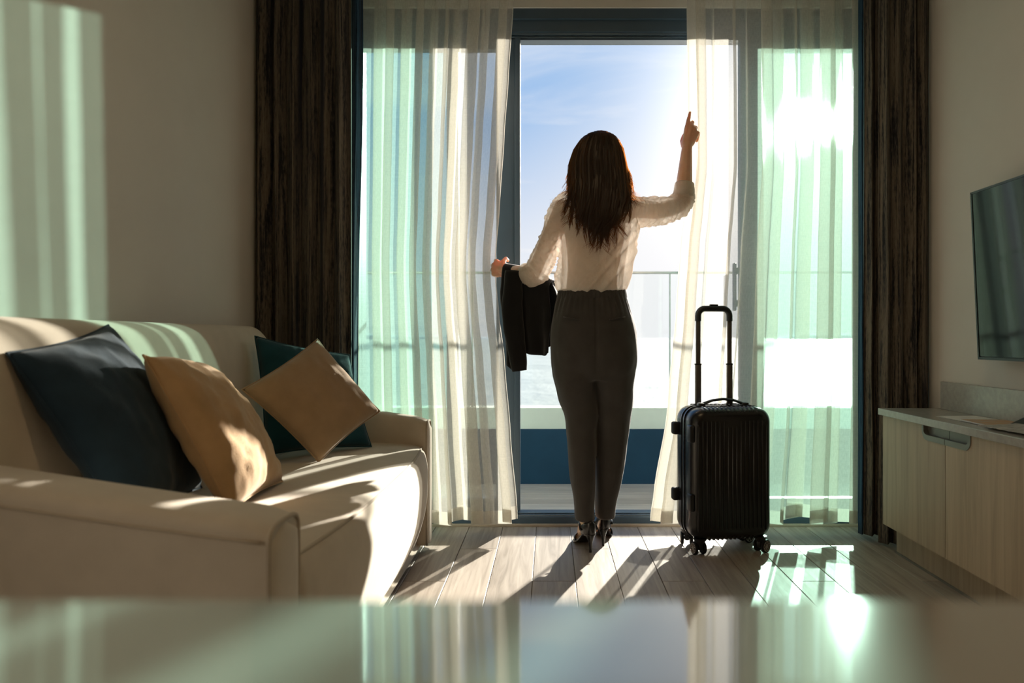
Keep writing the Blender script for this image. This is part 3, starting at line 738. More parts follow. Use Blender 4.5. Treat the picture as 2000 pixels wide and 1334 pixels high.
# ------------------------------------------------------------------ television
tv = thing('television', 'wall-mounted black flat television on the right wall', 'television', (1.50, 2.08, 0.78))
tilt = Matrix.Rotation(math.radians(-2.7), 4, 'Y')
def tvb(x0, x1, y0, y1, z0, z1, bev=0.0):
    b = B(x0, x1, y0, y1, z0, z1, bev=bev); b.transform(Matrix.Translation((1.497, 0, 0.78)) @ tilt); return b
obj('back_housing', tvb(0.004, 0.030, 1.56, 2.590, 0.004, 0.578, 0.003), MAT['black'], tv)
obj('screen', tvb(-0.001, 0.004, 1.563, 2.587, 0.012, 0.579), MAT['screen'], tv)
b = tvb(-0.003, 0.006, 1.555, 2.595, 0.0, 0.012, 0.001); box(b, 0, 0.001, 0, 0.001, 0, 0.001)
b = bmesh.new()
for a in ((-0.003, 0.010, 1.555, 2.595, 0.0, 0.009), (-0.003, 0.010, 1.555, 2.595, 0.576, 0.583), (-0.003, 0.010, 2.587, 2.595, 0.0, 0.583), (-0.003, 0.010, 1.555, 1.563, 0.0, 0.583)): box(b, *a)
b.transform(Matrix.Translation((1.497, 0, 0.78)) @ tilt)
obj('bezel', b, MAT['steel'] if False else MAT['black'], tv)
b = B(1.515, 1.559, 1.95, 2.20, 0.98, 1.20); obj('wall_bracket', b, MAT['black'], tv)

# ------------------------------------------------------------------ suitcase
TH = math.radians(9.0)
SO = Vector((0.700, 3.018, 0.0))
RM = Matrix.Translation(SO) @ Matrix.Rotation(TH, 4, 'Z')
case = thing('suitcase', 'black hard-shell cabin suitcase with raised trolley handle beside the woman', 'suitcase', tuple(SO))
def sobj(name, bm, m, parent, smooth=True, ang=45):
    bm.transform(RM); o = obj(name, bm, m, parent, smooth); auto(o, ang); return o
HW, Z0, Z1, HD, RC = 0.168, 0.058, 0.578, 0.107, 0.055
def rrect(hw, z0, z1, r, n=8):
    pts = []
    for cx_, cz_, a0 in ((hw-r, z1-r, 0), (-hw+r, z1-r, PI/2), (-hw+r, z0+r, PI), (hw-r, z0+r, 1.5*PI)):
        for k in range(n+1):
            a = a0+PI/2*k/n; pts.append((cx_+r*math.cos(a), cz_+r*math.sin(a)))
    return pts
def shell(sgn):
    """half shell: sgn -1 the front (towards -y), +1 the back"""
    bm = bmesh.new(); secs = []
    for dep, ins in ((0.004, 0.004), (0.012, 0.0), (0.060, 0.0), (0.078, 0.002), (0.090, 0.008), (0.100, 0.018), (0.106, 0.032)):
        secs.append([Vector((x, sgn*dep*HD/0.106, z)) for x, z in rrect(HW-ins, Z0+ins, Z1-ins, RC-ins*0.5)])
    n = len(secs[0]); V = grid(bm, lambda i, j: secs[i][j], len(secs)-1, n, closed=True)
    bm.faces.new(V[-1]); bm.faces.new(V[0])
    nr = 17; hw = HW-0.028
    for k in range(nr):
        x = -hw+2*hw*k/(nr-1); mid = abs(k-8) <= 1.5
        zt = Z1-0.055-(0.022 if mid and sgn < 0 else 0)-0.02*(abs(k-8) > 7); zb_ = Z0+0.050
        yy = sgn*(HD-0.0005)
        tube(bm, [(x, yy-sgn*0.004, zb_-0.012), (x, yy, zb_), (x, yy, (zb_+zt)/2), (x, yy, zt), (x, yy-sgn*0.004, zt+0.012)], [0.002, 0.0055, 0.0055, 0.0055, 0.002], 8)
        for zz, dz in ((Z0, -1), (Z1, 1)):     # short ribs over the rolled edge, top and bottom
            if abs(k-8) < 7: tube(bm, [(x, sgn*0.045, zz+dz*0.0), (x, sgn*0.085, zz-dz*0.004), (x, sgn*0.098, zz-dz*0.016)], [0.0045, 0.005, 0.003], 8)
    return bm
sobj('front_shell', shell(-1), MAT['shell'], case)
sobj('back_shell', shell(1), MAT['shell'], case)
for yy, w_ in ((-0.016, 0.0035), (0.016, 0.0035), (0.0, 0.008)):
    bm = bmesh.new(); pts = rrect(HW+(0.0035 if w_ < 0.005 else 0.0005), Z0-(0.0035 if w_ < 0.005 else 0.0005), Z1+(0.0035 if w_ < 0.005 else 0.0005), RC+0.002)
    sec = [[Vector((x, yy+dy, z)) for x, z in pts] for dy in (-w_, w_)]
    inn = [[Vector((x*0.96, yy+dy, (z-0.318)*0.97+0.318)) for x, z in pts] for dy in (w_, -w_)]
    al = [sec[0], sec[1], inn[0], inn[1], sec[0]]
    grid(bm, lambda i, j: al[i][j], 4, len(pts), closed=True); bmesh.ops.remove_doubles(bm, verts=bm.verts, dist=1e-6)
    sobj('frame_band' if w_ < 0.005 else 'zip_band', bm, MAT['seamband'] if w_ < 0.005 else MAT['rubber'], case, ang=30)
for zc in (0.485, 0.215):
    bm = B(-HW-0.024, -HW+0.004, 0.045, 0.085, zc-0.026, zc+0.026, bev=0.009, seg=3); sobj('side_foot', bm, MAT['rubber'], case)
    bm = B(-HW-0.006, -HW+0.014, -0.102, -0.058, zc-0.040, zc+0.028, bev=0.006, seg=2); sobj('corner_guard', bm, MAT['black'], case)
for zc in (0.485, 0.215):
    bm = B(HW-0.004, HW+0.012, 0.045, 0.085, zc-0.026, zc+0.026, bev=0.006, seg=3); sobj('side_foot', bm, MAT['rubber'], case)
# carry handle on the top
bm = bmesh.new()
tube(bm, [(-0.098, -0.002, Z1+0.004), (-0.080, -0.002, Z1+0.012), (-0.045, -0.002, Z1+0.024), (0, -0.002, Z1+0.029), (0.045, -0.002, Z1+0.024), (0.080, -0.002, Z1+0.012), (0.098, -0.002, Z1+0.004)], [0.006, 0.0075, 0.0075, 0.008, 0.0075, 0.0075, 0.006], 12, sx=0.75, sy=1.6, up=(0, 0, 1))
ch = sobj('carry_handle', bm, MAT['black'], case)
for s in (-1, 1): sobj('handle_mount', B(s*0.092-0.014, s*0.092+0.014, -0.018, 0.014, Z1-0.003, Z1+0.014, bev=0.004), MAT['black'], ch)
# trolley handle
bx0, bx1, hy = -0.0755, 0.0615, 0.078
for x in (bx0, bx1):
    sobj('lower_tube', B(x-0.0125, x+0.0125, hy-0.007, hy+0.007, Z1-0.01, 0.748, bev=0.003), MAT['tubes'], case)
    bm = bmesh.new(); box(bm, x-0.0098, x+0.0098, hy-0.005, hy+0.005, 0.70, 0.955, bev=0.0025)
    sobj('upper_tube', bm, MAT['tubes'], case)
    bm = B(x-0.0135, x+0.0135, hy-0.008, hy+0.008, 0.742, 0.749, bev=0.001); sobj('tube_collar', bm, MAT['black'], case)
bm = bmesh.new(); r = 0.030
pts = [(bx0, hy, 0.925), (bx0, hy, 0.945)]+[(bx0+r-r*math.cos(a), hy, 0.947+r*math.sin(a)) for a in [PI/2*k/6 for k in range(1, 7)]]+[(bx1-r+r*math.sin(a), hy, 0.947+r*math.cos(a)) for a in [PI/2*k/6 for k in range(0, 6)]]+[(bx1, hy, 0.945), (bx1, hy, 0.925)]
tube(bm, pts, 0.0135, 12, sx=1.0, sy=0.95); gp = sobj('grip', bm, MAT['black'], case)
sobj('release_button', B(-0.025, 0.011, hy-0.006, hy+0.006, 0.988, 0.995, bev=0.002), MAT['black'], gp)
sobj('handle_plate', B(-0.105, 0.095, hy-0.014, hy+0.014, Z1-0.006, Z1+0.004, bev=0.003), MAT['black'], case)
def caster(cx_, cy_, ang):
    h = bmesh.new(); c = Vector((cx_, cy_, 0)); Rz = Matrix.Translation(c) @ Matrix.Rotation(ang, 4, 'Z')
    tube(h, [(0, 0, 0.066), (0, 0, 0.052), (0, 0, 0.040)], [0.026, 0.021, 0.012], 14)
    box(h, -0.009, 0.009, -0.014, 0.020, 0.020, 0.046, bev=0.004)
    tube(h, [(-0.022, 0.010, 0.026), (0.022, 0.010, 0.026)], 0.006, 8)
    h.transform(Rz); o = sobj('caster', h, MAT['black'], case)
    for s in (-1, 1):
        w = bmesh.new(); prof = [(s*0.013, 0.012), (s*0.013, 0.0245), (s*0.0145, 0.026), (s*0.0225, 0.026), (s*0.0245, 0.0235), (s*0.0245, 0.019), (s*0.0225, 0.0185), (s*0.0225, 0.004)]
        grid(w, lambda i, j: Vector((prof[i][0], 0.010+prof[i][1]*math.cos(2*PI*j/24), 0.026+prof[i][1]*math.sin(2*PI*j/24))), len(prof)-1, 24, closed=True, caps=True)
        w.transform(Rz); wl = sobj('wheel', w, MAT['rubber'], o)
        if s == 1 or True:
            hb = bmesh.new()
            for q in range(9):
                a = 2*PI*q/9; tube(hb, [(s*0.0238, 0.010+0.004*math.cos(a), 0.026+0.004*math.sin(a)), (s*0.0238, 0.010+0.019*math.cos(a), 0.026+0.019*math.sin(a))], 0.0016, 5)
            tube(hb, [(s*0.0238, 0.010+0.0195*math.cos(2*PI*q/20), 0.026+0.0195*math.sin(2*PI*q/20)) for q in range(21)], 0.0018, 5, caps=False)
            tube(hb, [(s*0.021, 0.010, 0.026), (s*0.0255, 0.010, 0.026)], 0.005, 10)
            # the hub rides on the wheel: joined as part of it would lose its colour, so it stays with the caster
            hb.transform(Rz); sobj('hub', hb, MAT['hub'], o)
caster(-0.125, -0.075, math.radians(8)); caster(-0.125, 0.075, math.radians(-14)); caster(0.128, -0.075, math.radians(-62)); caster(0.125, 0.075, math.radians(-70))

# ------------------------------------------------------------------ woman
per = thing('person', 'woman in ivory blouse and charcoal trousers, seen from behind, parting the sheer curtains', 'person', (0.18, 3.02, 0.0))
BYc = 2.98
ELB_L, WR_L = Vector((-0.066, 3.035, 1.110)), Vector((-0.196, 3.165, 1.140))
SH_L, SH_R = Vector((0.055, BYc, 1.372)), Vector((0.325, BYc+0.005, 1.378))
ELB_R, WR_R = Vector((0.557, 3.12, 1.428)), Vector((0.576, 3.135, 1.648))
def body_mesh():
    bm = bmesh.new()
    loft(bm, resample([(0.168, BYc, 0.98, 0.115, 0.085), (0.185, BYc, 1.15, 0.115, 0.08), (0.19, BYc, 1.30, 0.135, 0.085), (0.19, BYc, 1.38, 0.125, 0.07), (0.195, BYc, 1.425, 0.075, 0.055)], 3), 20)
    capsule(bm, [(0.197, BYc+0.005, 1.39), (0.199, BYc+0.015, 1.49)], [0.052, 0.045])
    # head, face towards +y, turned slightly to the sun
    hc = Vector((0.199, BYc+0.012, 1.575)); Rh = Matrix.Rotation(math.radians(-8), 3, 'Z')
    def hp(x, y, z): return hc+Rh @ Vector((x, y, z))
    ball(bm, hp(0, -0.012, 0.018), 1, (0.074, 0.090, 0.086), 20); ball(bm, hp(0, 0.022, -0.038), 1, (0.056, 0.064, 0.068), 16); ball(bm, hp(0, 0.062, -0.088), 1, (0.022, 0.020, 0.018), 10)
    capsule(bm, [hp(0, 0.080, 0.0), hp(0, 0.098, -0.032)], [0.008, 0.0115], 8); ball(bm, hp(0, 0.090, -0.038), 0.014, (1.2, 0.8, 0.7), 8)
    capsule(bm, [hp(-0.03, 0.072, 0.014), hp(0.03, 0.072, 0.014)], [0.010, 0.010], 8)
    for s in (-1, 1):
        ball(bm, hp(s*0.036, 0.062, -0.030), 0.020, (1, 0.8, 1), 8)
        ball(bm, hp(s*0.074, -0.004, -0.008), 1, (0.008, 0.018, 0.030), 10)
    # hips and legs
    capsule(bm, [(0.10, BYc, 0.86), (0.12, 2.99, 0.50), (0.135, 3.0, 0.36), (0.143, 3.0, 0.12)], [0.075, 0.045, 0.045, 0.027])
    capsule(bm, [(0.245, BYc+0.01, 0.86), (0.25, 3.03, 0.50), (0.24, 3.05, 0.36), (0.222, 3.07, 0.12)], [0.075, 0.045, 0.045, 0.027])
    ball(bm, (0.17, BYc, 0.90), 1, (0.14, 0.10, 0.12), 14)
    # feet on their heels
    for (an, hx, hy_, tx, ty) in (((0.147, 3.0, 0.14), 0.153, 2.975, 0.128, 3.135), ((0.222, 3.07, 0.14), 0.219, 3.065, 0.232, 3.225)):
        d = Vector((tx-hx, ty-hy_, 0)).normalized(); s_ = Vector((d.y, -d.x, 0)); h0 = Vector((hx, hy_, 0))
        capsule(bm, [an, h0+d*0.028+Vector((0, 0, 0.105))], [0.029, 0.027]); ball(bm, h0+d*0.006+Vector((0, 0, 0.092)), 0.026, (1, 1, 1.0), 10)
        capsule(bm, [h0+d*0.03+Vector((0, 0, 0.092)), h0+d*0.09+Vector((0, 0, 0.066)), h0+d*0.145+Vector((0, 0, 0.030))], [0.026, 0.028, 0.020])
        capsule(bm, [h0+d*0.135+s_*0.016+Vector((0, 0, 0.026)), h0+d*0.185+s_*0.008+Vector((0, 0, 0.018))], [0.016, 0.010])
        capsule(bm, [h0+d*0.13-s_*0.016+Vector((0, 0, 0.026)), h0+d*0.172-s_*0.008+Vector((0, 0, 0.018))], [0.016, 0.010])
    # arms
    capsule(bm, [SH_L, ELB_L], [0.043, 0.034]); capsule(bm, [ELB_L, ELB_L.lerp(WR_L, 0.35), WR_L], [0.034, 0.036, 0.023])
    capsule(bm, [SH_R, (0.44, 3.058, 1.380), (0.52, 3.105, 1.402), ELB_R], [0.040, 0.036, 0.033, 0.033]); capsule(bm, [ELB_R, ELB_R.lerp(WR_R, 0.4), WR_R], [0.033, 0.034, 0.0235])
    capsule(bm, [(0.07, BYc, 1.365), (0.19, BYc, 1.40), (0.31, BYc, 1.37)], [0.045, 0.06, 0.045])
    # right hand: back of the hand towards the room, index finger raised, the others closed on the cloth
    def ch_(pts, r): capsule(bm, [Vector(p) for p in pts], r, 10)
    ch_([WR_R, (0.580, 3.138, 1.672)], [0.022, 0.022])
    for (a, b_) in (((0.570, 3.142, 1.672), (0.5775, 3.140, 1.744)), ((0.580, 3.137, 1.672), (0.594, 3.137, 1.746)), ((0.588, 3.138, 1.674), (0.6085, 3.140, 1.738)), ((0.594, 3.142, 1.680), (0.621, 3.146, 1.722))):
        ch_([a, b_], [0.0165, 0.0115])
    ch_([(0.5775, 3.140, 1.744), (0.5835, 3.143, 1.776), (0.589, 3.147, 1.796), (0.5925, 3.150, 1.812)], [0.0105, 0.0088, 0.0078, 0.0062])
    ch_([(0.594, 3.137, 1.746), (0.6035, 3.156, 1.771), (0.605, 3.182, 1.758), (0.602, 3.180, 1.738)], [0.0108, 0.0095, 0.0085, 0.0072])
    ch_([(0.6085, 3.140, 1.738), (0.6195, 3.162, 1.751), (0.620, 3.184, 1.735), (0.616, 3.179, 1.716)], [0.0104, 0.0092, 0.0082, 0.007])
    ch_([(0.621, 3.146, 1.722), (0.6315, 3.166, 1.728), (0.631, 3.181, 1.712), (0.626, 3.176, 1.697)], [0.0094, 0.0082, 0.0073, 0.0063])
    ch_([(0.568, 3.146, 1.668), (0.563, 3.166, 1.695), (0.572, 3.182, 1.720), (0.584, 3.190, 1.738)], [0.0150, 0.0115, 0.0098, 0.0078])
    # left hand: fingers wrapped round the edge of the sheer, thumb on top
    w = WR_L
    ch_([w, (-0.212, 3.178, 1.148)], [0.0215, 0.021])
    for (a, b_) in (((-0.207, 3.170, 1.160), (-0.232, 3.192, 1.184)), ((-0.211, 3.172, 1.150), (-0.243, 3.192, 1.168)), ((-0.212, 3.176, 1.140), (-0.246, 3.194, 1.150)), ((-0.211, 3.178, 1.130), (-0.244, 3.196, 1.132))):
        ch_([a, b_], [0.0155, 0.0115])
    ch_([(-0.232, 3.192, 1.184), (-0.238, 3.222, 1.190), (-0.226, 3.240, 1.184), (-0.212, 3.240, 1.178)], [0.0105, 0.0092, 0.0082, 0.007])
    ch_([(-0.243, 3.192, 1.168), (-0.252, 3.224, 1.170), (-0.240, 3.245, 1.166), (-0.224, 3.245, 1.160)], [0.0108, 0.0094, 0.0084, 0.0072])
    ch_([(-0.246, 3.194, 1.150), (-0.254, 3.224, 1.150), (-0.242, 3.244, 1.146), (-0.227, 3.244, 1.142)], [0.0104, 0.009, 0.008, 0.007])
    ch_([(-0.244, 3.196, 1.132), (-0.250, 3.220, 1.130), (-0.240, 3.236, 1.126), (-0.228, 3.236, 1.124)], [0.0094, 0.008, 0.0072, 0.0062])
    ch_([(-0.202, 3.166, 1.158), (-0.200, 3.178, 1.184), (-0.192, 3.196, 1.196), (-0.184, 3.212, 1.190)], [0.0150, 0.0112, 0.0096, 0.0076])
    return union(bm, 0.0036, 3)
link_mesh('body', body_mesh(), MAT['skin'], per)
hc = Vector((0.199, BYc+0.012, 1.575)); Rh = Matrix.Rotation(math.radians(-8), 3, 'Z')
for s in (-1, 1):
    bm = bmesh.new(); ball(bm, hc+Rh @ Vector((s*0.030, 0.074, 0.0)), 0.0105); obj('eye', bm, MAT['eye'], per, smooth=True)
bm = bmesh.new(); ball(bm, hc+Rh @ Vector((0, 0.084, -0.062)), 1, (0.020, 0.006, 0.007), 12); obj('lips', bm, MAT['lips'], per, smooth=True)

# trousers
def trousers():
    bm = bmesh.new()
    up = [(0.167, BYc, 1.046, 0.131, 0.098), (0.167, BYc, 1.015, 0.138, 0.104), (0.168, BYc-0.002, 0.978, 0.149, 0.114), (0.171, BYc-0.005, 0.896, 0.171, 0.128), (0.175, BYc-0.006, 0.802, 0.174, 0.134), (0.176, BYc, 0.735, 0.168, 0.122), (0.177, BYc+0.004, 0.69, 0.150, 0.10)]
    loft(bm, resample(up, 4), 40, 2.15)
    for sx_, pts in ((-1, [(0.098, BYc, 0.80, 0.094, 0.118), (0.100, BYc, 0.70, 0.088, 0.110), (0.108, 2.985, 0.63, 0.080, 0.10), (0.119, 2.99, 0.5435, 0.069, 0.086), (0.124, 2.995, 0.4575, 0.061, 0.076), (0.1296, 2.998, 0.328, 0.0535, 0.070), (0.138, 3.0, 0.199, 0.0445, 0.060), (0.141, 3.002, 0.119, 0.0405, 0.054)]),
                     (1, [(0.252, BYc, 0.80, 0.094, 0.118), (0.256, 2.995, 0.70, 0.086, 0.108), (0.259, 3.01, 0.624, 0.077, 0.10), (0.2565, 3.03, 0.536, 0.071, 0.088), (0.252, 3.045, 0.448, 0.065, 0.080), (0.246, 3.06, 0.316, 0.058, 0.074), (0.229, 3.07, 0.184, 0.0445, 0.062), (0.226, 3.073, 0.109, 0.041, 0.055)])):
        loft(bm, resample(pts, 5), 30, 2.2)
    for s, x in ((-1, 0.105), (1, 0.248)): ball(bm, (x, BYc-0.055, 0.80), 1, (0.086, 0.074, 0.13), 18)
    me = union(bm, 0.006, 14)
    NR = [v.normal.copy() for v in me.vertices]
    for v in me.vertices:
        p = v.co; n_ = NR[v.index]
        d = 0.0045*nz((p.x*9, p.y*9, p.z*5))+0.0035*nz((p.x*24, p.y*24, p.z*8+5))
        if p.z > 0.93: d += 0.0022*math.sin(math.atan2(p.y-BYc, p.x-0.168)*34)*min(1, (p.z-0.93)/0.06)
        # drag lines under the seat and at the backs of the knees
        if p.y < 3.02 and 0.35 < p.z < 0.75:
            d += 0.004*math.sin((p.z*38+(p.x-0.18)*(26 if p.x > 0.178 else -26)))*max(0, 1-abs(p.z-0.58)/0.17)*0.9
        # centre back seam
        if p.y < BYc and p.z > 0.72: d -= 0.004*math.exp(-((p.x-0.176)/0.0045)**2)
        v.co = p+n_*d
    return me
tr = link_mesh('trousers', trousers(), MAT['trouser'], per)
bm = bmesh.new(); K = 220
def wb(i, j):
    t_ = 2*PI*j/K; z = (1.012, 1.020, 1.034, 1.046, 1.050, 1.046)[i]; e = (1.0, 1.035, 1.035, 1.03, 1.0, 0.95)[i]
    a = (0.138, 0.135, 0.133, 0.131, 0.130, 0.130)[i]*e+0.0016*math.sin(t_*52); b_ = a*0.755
    return Vector((0.167+a*math.cos(t_), BYc+b_*math.sin(t_), z))
grid(bm, wb, 5, K, closed=True); obj('waistband', bm, MAT['trouser'], tr, smooth=True)
for s in (-1, 1):      # welt pockets
    bm = bmesh.new(); tube(bm, [(0.17+s*x, BYc-0.004-b_, 0.925+0.004*k) for k, (x, b_) in enumerate(((0.058, 0.1235), (0.08, 0.118), (0.10, 0.109), (0.12, 0.096)))], 0.0026, 6); obj('welt_pocket', bm, MAT['trouser'], tr, smooth=True)

# blouse
def sleeve_pts(P, r, k=6): return resample([(p[0], p[1], p[2], q) for p, q in zip(P, r)], k)
def blouse():
    bm = bmesh.new()
    loft(bm, resample([(0.166, BYc, 1.040, 0.132, 0.100), (0.166, BYc, 1.052, 0.142, 0.110), (0.168, BYc, 1.085, 0.151, 0.117), (0.174, BYc, 1.121, 0.151, 0.114), (0.186, BYc, 1.183, 0.152, 0.109), (0.192, BYc, 1.244, 0.157, 0.109), (0.195, BYc, 1.306, 0.160, 0.110), (0.191, BYc, 1.357, 0.156, 0.102), (0.191, BYc, 1.398, 0.140, 0.084), (0.197, BYc+0.002, 1.430, 0.100, 0.068), (0.199, BYc+0.006, 1.452, 0.064, 0.056)], 4), 36, 2.2)
    L_ = sleeve_pts([(0.075, BYc, 1.385), (0.045, BYc, 1.360), (0.012, 2.99, 1.275), (-0.028, 3.005, 1.185), (-0.060, 3.03, 1.118), (-0.085, 3.06, 1.118)], [0.060, 0.056, 0.048, 0.051, 0.052, 0.046])
    capsule(bm, [p[:3] for p in L_], [p[3] for p in L_], 16)
    R_ = sleeve_pts([(0.30, BYc, 1.375), (0.345, BYc+0.01, 1.362), (0.44, 3.055, 1.378), (0.51, 3.10, 1.395), (0.552, 3.12, 1.420), (0.562, 3.125, 1.455)], [0.062, 0.062, 0.058, 0.052, 0.047, 0.043])
    capsule(bm, [p[:3] for p in R_], [p[3] for p in R_], 16)
    me = union(bm, 0.0055, 3)
    def sleeve_d(p):
        best = (1e9, 0, None)
        for nm, S_ in (('l', L_), ('r', R_)):
            for i, q in enumerate(S_):
                dd = (p-Vector(q[:3])).length
                if dd < best[0]: best = (dd, i/len(S_), nm)
        return best
    NR = [v.normal.copy() for v in me.vertices]
    for v in me.vertices:
        p = v.co.copy(); n_ = NR[v.index]; d = 0.0
        dd, t_, nm = sleeve_d(p)
        onS = (nm == 'l' and p.x < 0.05) or (nm == 'r' and p.x > 0.34)
        if onS:
            ang = nz((p.x*12, p.y*12, p.z*12))
            fd = math.sin(t_*36+ang*5.5); d += 0.0075*(1-abs(fd))**1.4*min(1, 0.35+t_*1.3)+0.006*nz((p.x*24, p.y*24, p.z*24))-0.002
        else:
            # soft folds: diagonal pull from the raised arm to the left waist, blousing above the band
            w_ = max(0, 1-abs(p.z-1.12)/0.10)
            d += 0.004*math.sin((p.x-0.17)*95+nz((p.x*14, p.z*10, 1))*3)*w_*0.5
            q = (p.x-0.30)*0.62-(p.z-1.18)*0.55
            d += 0.0095*math.exp(-((q-0.012)/0.008)**2)*(p.y < BYc)+0.0075*math.exp(-((q+0.022)/0.006)**2)*(p.y < BYc)+0.006*math.exp(-((q+0.05)/0.007)**2)*(p.y < BYc)
            d += 0.006*nz((p.x*13, p.y*13, p.z*9+2))+0.0045*(0.5-abs(nz((p.x*24+p.z*9, p.y*24, p.z*17))))
            # shaped back darts
            for xd in (0.105, 0.255): d -= 0.0022*math.exp(-((p.x-xd)/0.004)**2)*(p.y < BYc)*(p.z < 1.24)
        v.co = p+n_*d
    return me
bl = link_mesh('blouse', blouse(), MAT['shirt'], per)
# turned-back cuff on the raised arm
def cuff(P0, P1, r0, r1, seed):
    bm = bmesh.new(); P0, P1 = Vector(P0), Vector(P1); u, v = frame_of(P1-P0)
    prof = [(0.0, 0.93), (0.04, 1.02), (0.5, 1.03), (0.93, 1.02), (1.0, 0.97), (0.97, 0.88), (0.5, 0.86)]
    def fn(i, j):
        t_, e = prof[i]; a = 2*PI*j/32; r = (r0+(r1-r0)*t_)*e+0.0012*nz((math.cos(a)*2, math.sin(a)*2, t_*3+seed))*2
        return P0.lerp(P1, t_)+(u*math.cos(a)+v*math.sin(a))*r
    grid(bm, fn, len(prof)-1, 32, closed=True); return bm
obj('cuff', cuff((0.560, 3.124, 1.447), (0.5665, 3.130, 1.507), 0.0445, 0.0405, 1), MAT['shirt'], bl, smooth=True)
obj('cuff', cuff((-0.080, 3.052, 1.117), (-0.108, 3.080, 1.122), 0.046, 0.042, 3), MAT['shirt'], bl, smooth=True)

# hair: a mass with its own outline, covered by separate wavy locks
def hair():
    D = 2.955; q = F/D
    rows = [(255, 1169, 1175, 2.985, 0.006), (259, 1153, 1190, 2.985, 0.055), (270, 1137, 1206, 2.980, 0.088), (290, 1124, 1216, 2.975, 0.104), (320, 1116, 1221, 2.968, 0.106), (350, 1117, 1223, 2.955, 0.098), (380, 1120, 1220, 2.925, 0.080), (400, 1124, 1214, 2.900, 0.060), (420, 1130, 1207, 2.880, 0.044), (440, 1140, 1198, 2.868, 0.030), (455, 1150, 1188, 2.862, 0.018), (462, 1160, 1178, 2.860, 0.006)]
    def conv(r): y, a, b_, cy, dp = r; return ((a+b_)/2/q-VX/q, cy, H-(y-VY)/q, (b_-a)/2/q, dp)
    rings = resample([conv(r) for r in rows], 4)
    full = [(255, 1169, 1175), (259, 1153, 1190), (270, 1137, 1206), (290, 1123, 1216), (320, 1113, 1222), (350, 1113, 1226), (380, 1112, 1228), (400, 1112, 1226), (420, 1114, 1220), (440, 1117, 1214), (460, 1122, 1206), (480, 1130, 1198), (500, 1138, 1192)]
    bm = bmesh.new(); loft(bm, rings, 40, 2.1)
    me = union(bm, 0.006, 3)
    NR = [v.normal.copy() for v in me.vertices]
    for v in me.vertices:
        p = v.co.copy(); a = math.atan2(p.y-2.93, p.x-0.199)
        v.co = p+NR[v.index]*(0.0022*math.sin(a*30+p.z*14+nz(p, 8)*3)+0.003*nz((p.x*22, p.y*22, p.z*5)))
    bm = bmesh.new(); bm.from_mesh(me); bpy.data.meshes.remove(me)
    rr = random.Random(5)
    zt = [H-(r[0]-VY)/q for r in full]
    def wid(z):
        y = VY+(H-z)*q
        for a, b_ in zip(full, full[1:]):
            if y <= b_[0]:
                t_ = max(0, (y-a[0])/(b_[0]-a[0])); l = a[1]+(b_[1]-a[1])*t_; r = a[2]+(b_[2]-a[2])*t_; return ((l+r)/2-VX)/q, (r-l)/2/q
        return ((full[-1][1]+full[-1][2])/2-VX)/q, (full[-1][2]-full[-1][1])/2/q
    def ydep(z):
        for k in range(len(rings)-1):
            if rings[k][2] >= z >= rings[k+1][2]: return rings[k][1], rings[k][4]
        return (2.985, 0.03) if z > 1.6 else (2.858, 0.012)
    def ribbon(pts, w, rnd):
        """thin flat strand, so that light can pass through it"""
        d0 = Vector((math.cos(rnd), math.sin(rnd), 0)); n = len(pts); V = []
        for i, p in enumerate(pts):
            ww = w*(0.55+0.45*math.sin(PI*min(1, i/n*1.2+0.1)))*(1-i/(n-1))**0.4+0.00025
            V.append((bm.verts.new(p-d0*ww), bm.verts.new(p+d0*ww)))
        for a, b_ in zip(V, V[1:]): bm.faces.new((a[0], b_[0], b_[1], a[1]))
    def lock(ang, z0, z1, wave, freq, ph, flick, spread, cnt, w, out_=0.0, n=20):
        """a clump of strands that share one wavy path and draw together at the tip"""
        for s_ in range(cnt):
            da = rr.gauss(0, spread); o1 = rr.uniform(-1, 1); o2 = rr.uniform(-1, 1); zz = z1+rr.uniform(-0.012, 0.022); pts = []
            zst = z0+rr.uniform(-0.05, 0.03)
            for i in range(n+1):
                t_ = i/n; z = zst+(zz-zst)*t_
                cx_, hw_ = wid(z); cy_, dp = ydep(z)
                cl = 1-0.72*max(0, (t_-0.45)/0.55)
                a = ang+da*cl
                gr = max(0, (t_-0.35)/0.65)
                wv = wave*gr**1.3*math.sin(ph+freq*t_+o1*0.25)
                x = cx_+(hw_+0.001+out_*gr)*math.cos(a)+wv+flick*max(0, (t_-0.78)/0.22)**1.6+o1*0.004*cl
                y = cy_+(dp+0.004+0.4*out_*gr)*math.sin(a)-0.004+wave*0.35*gr*math.cos(ph+freq*t_)+o2*0.003
                if z < 1.40: y = min(y, 2.868)
                pts.append(Vector((x, y, z)))
            ribbon(pts, w*rr.uniform(0.7, 1.3), rr.uniform(-0.6, 0.6))
    for k in range(46):        # the length of the hair, over the back
        u = (k+0.5)/46; ang = -PI*(0.02+0.96*u)+rr.gauss(0, 0.04); c = math.cos(ang)
        z1 = 1.188+0.105*abs(c)**1.6+rr.uniform(0, 0.05)
        lock(ang, rr.uniform(1.57, 1.655), z1, rr.uniform(0.009, 0.020), rr.uniform(8, 13), 1.5*ang+rr.uniform(0, 2.5), rr.gauss(0.012*(-c), 0.028), 0.07, 22, 0.0021)
    for k in range(14):        # ragged tips in the middle of the back
        ang = -PI/2+rr.gauss(0, 0.42); lock(ang, rr.uniform(1.45, 1.55), rr.uniform(1.178, 1.215), rr.uniform(0.008, 0.016), rr.uniform(9, 13), rr.uniform(0, 6.3), rr.gauss(0, 0.03), 0.10, 9, 0.0016)
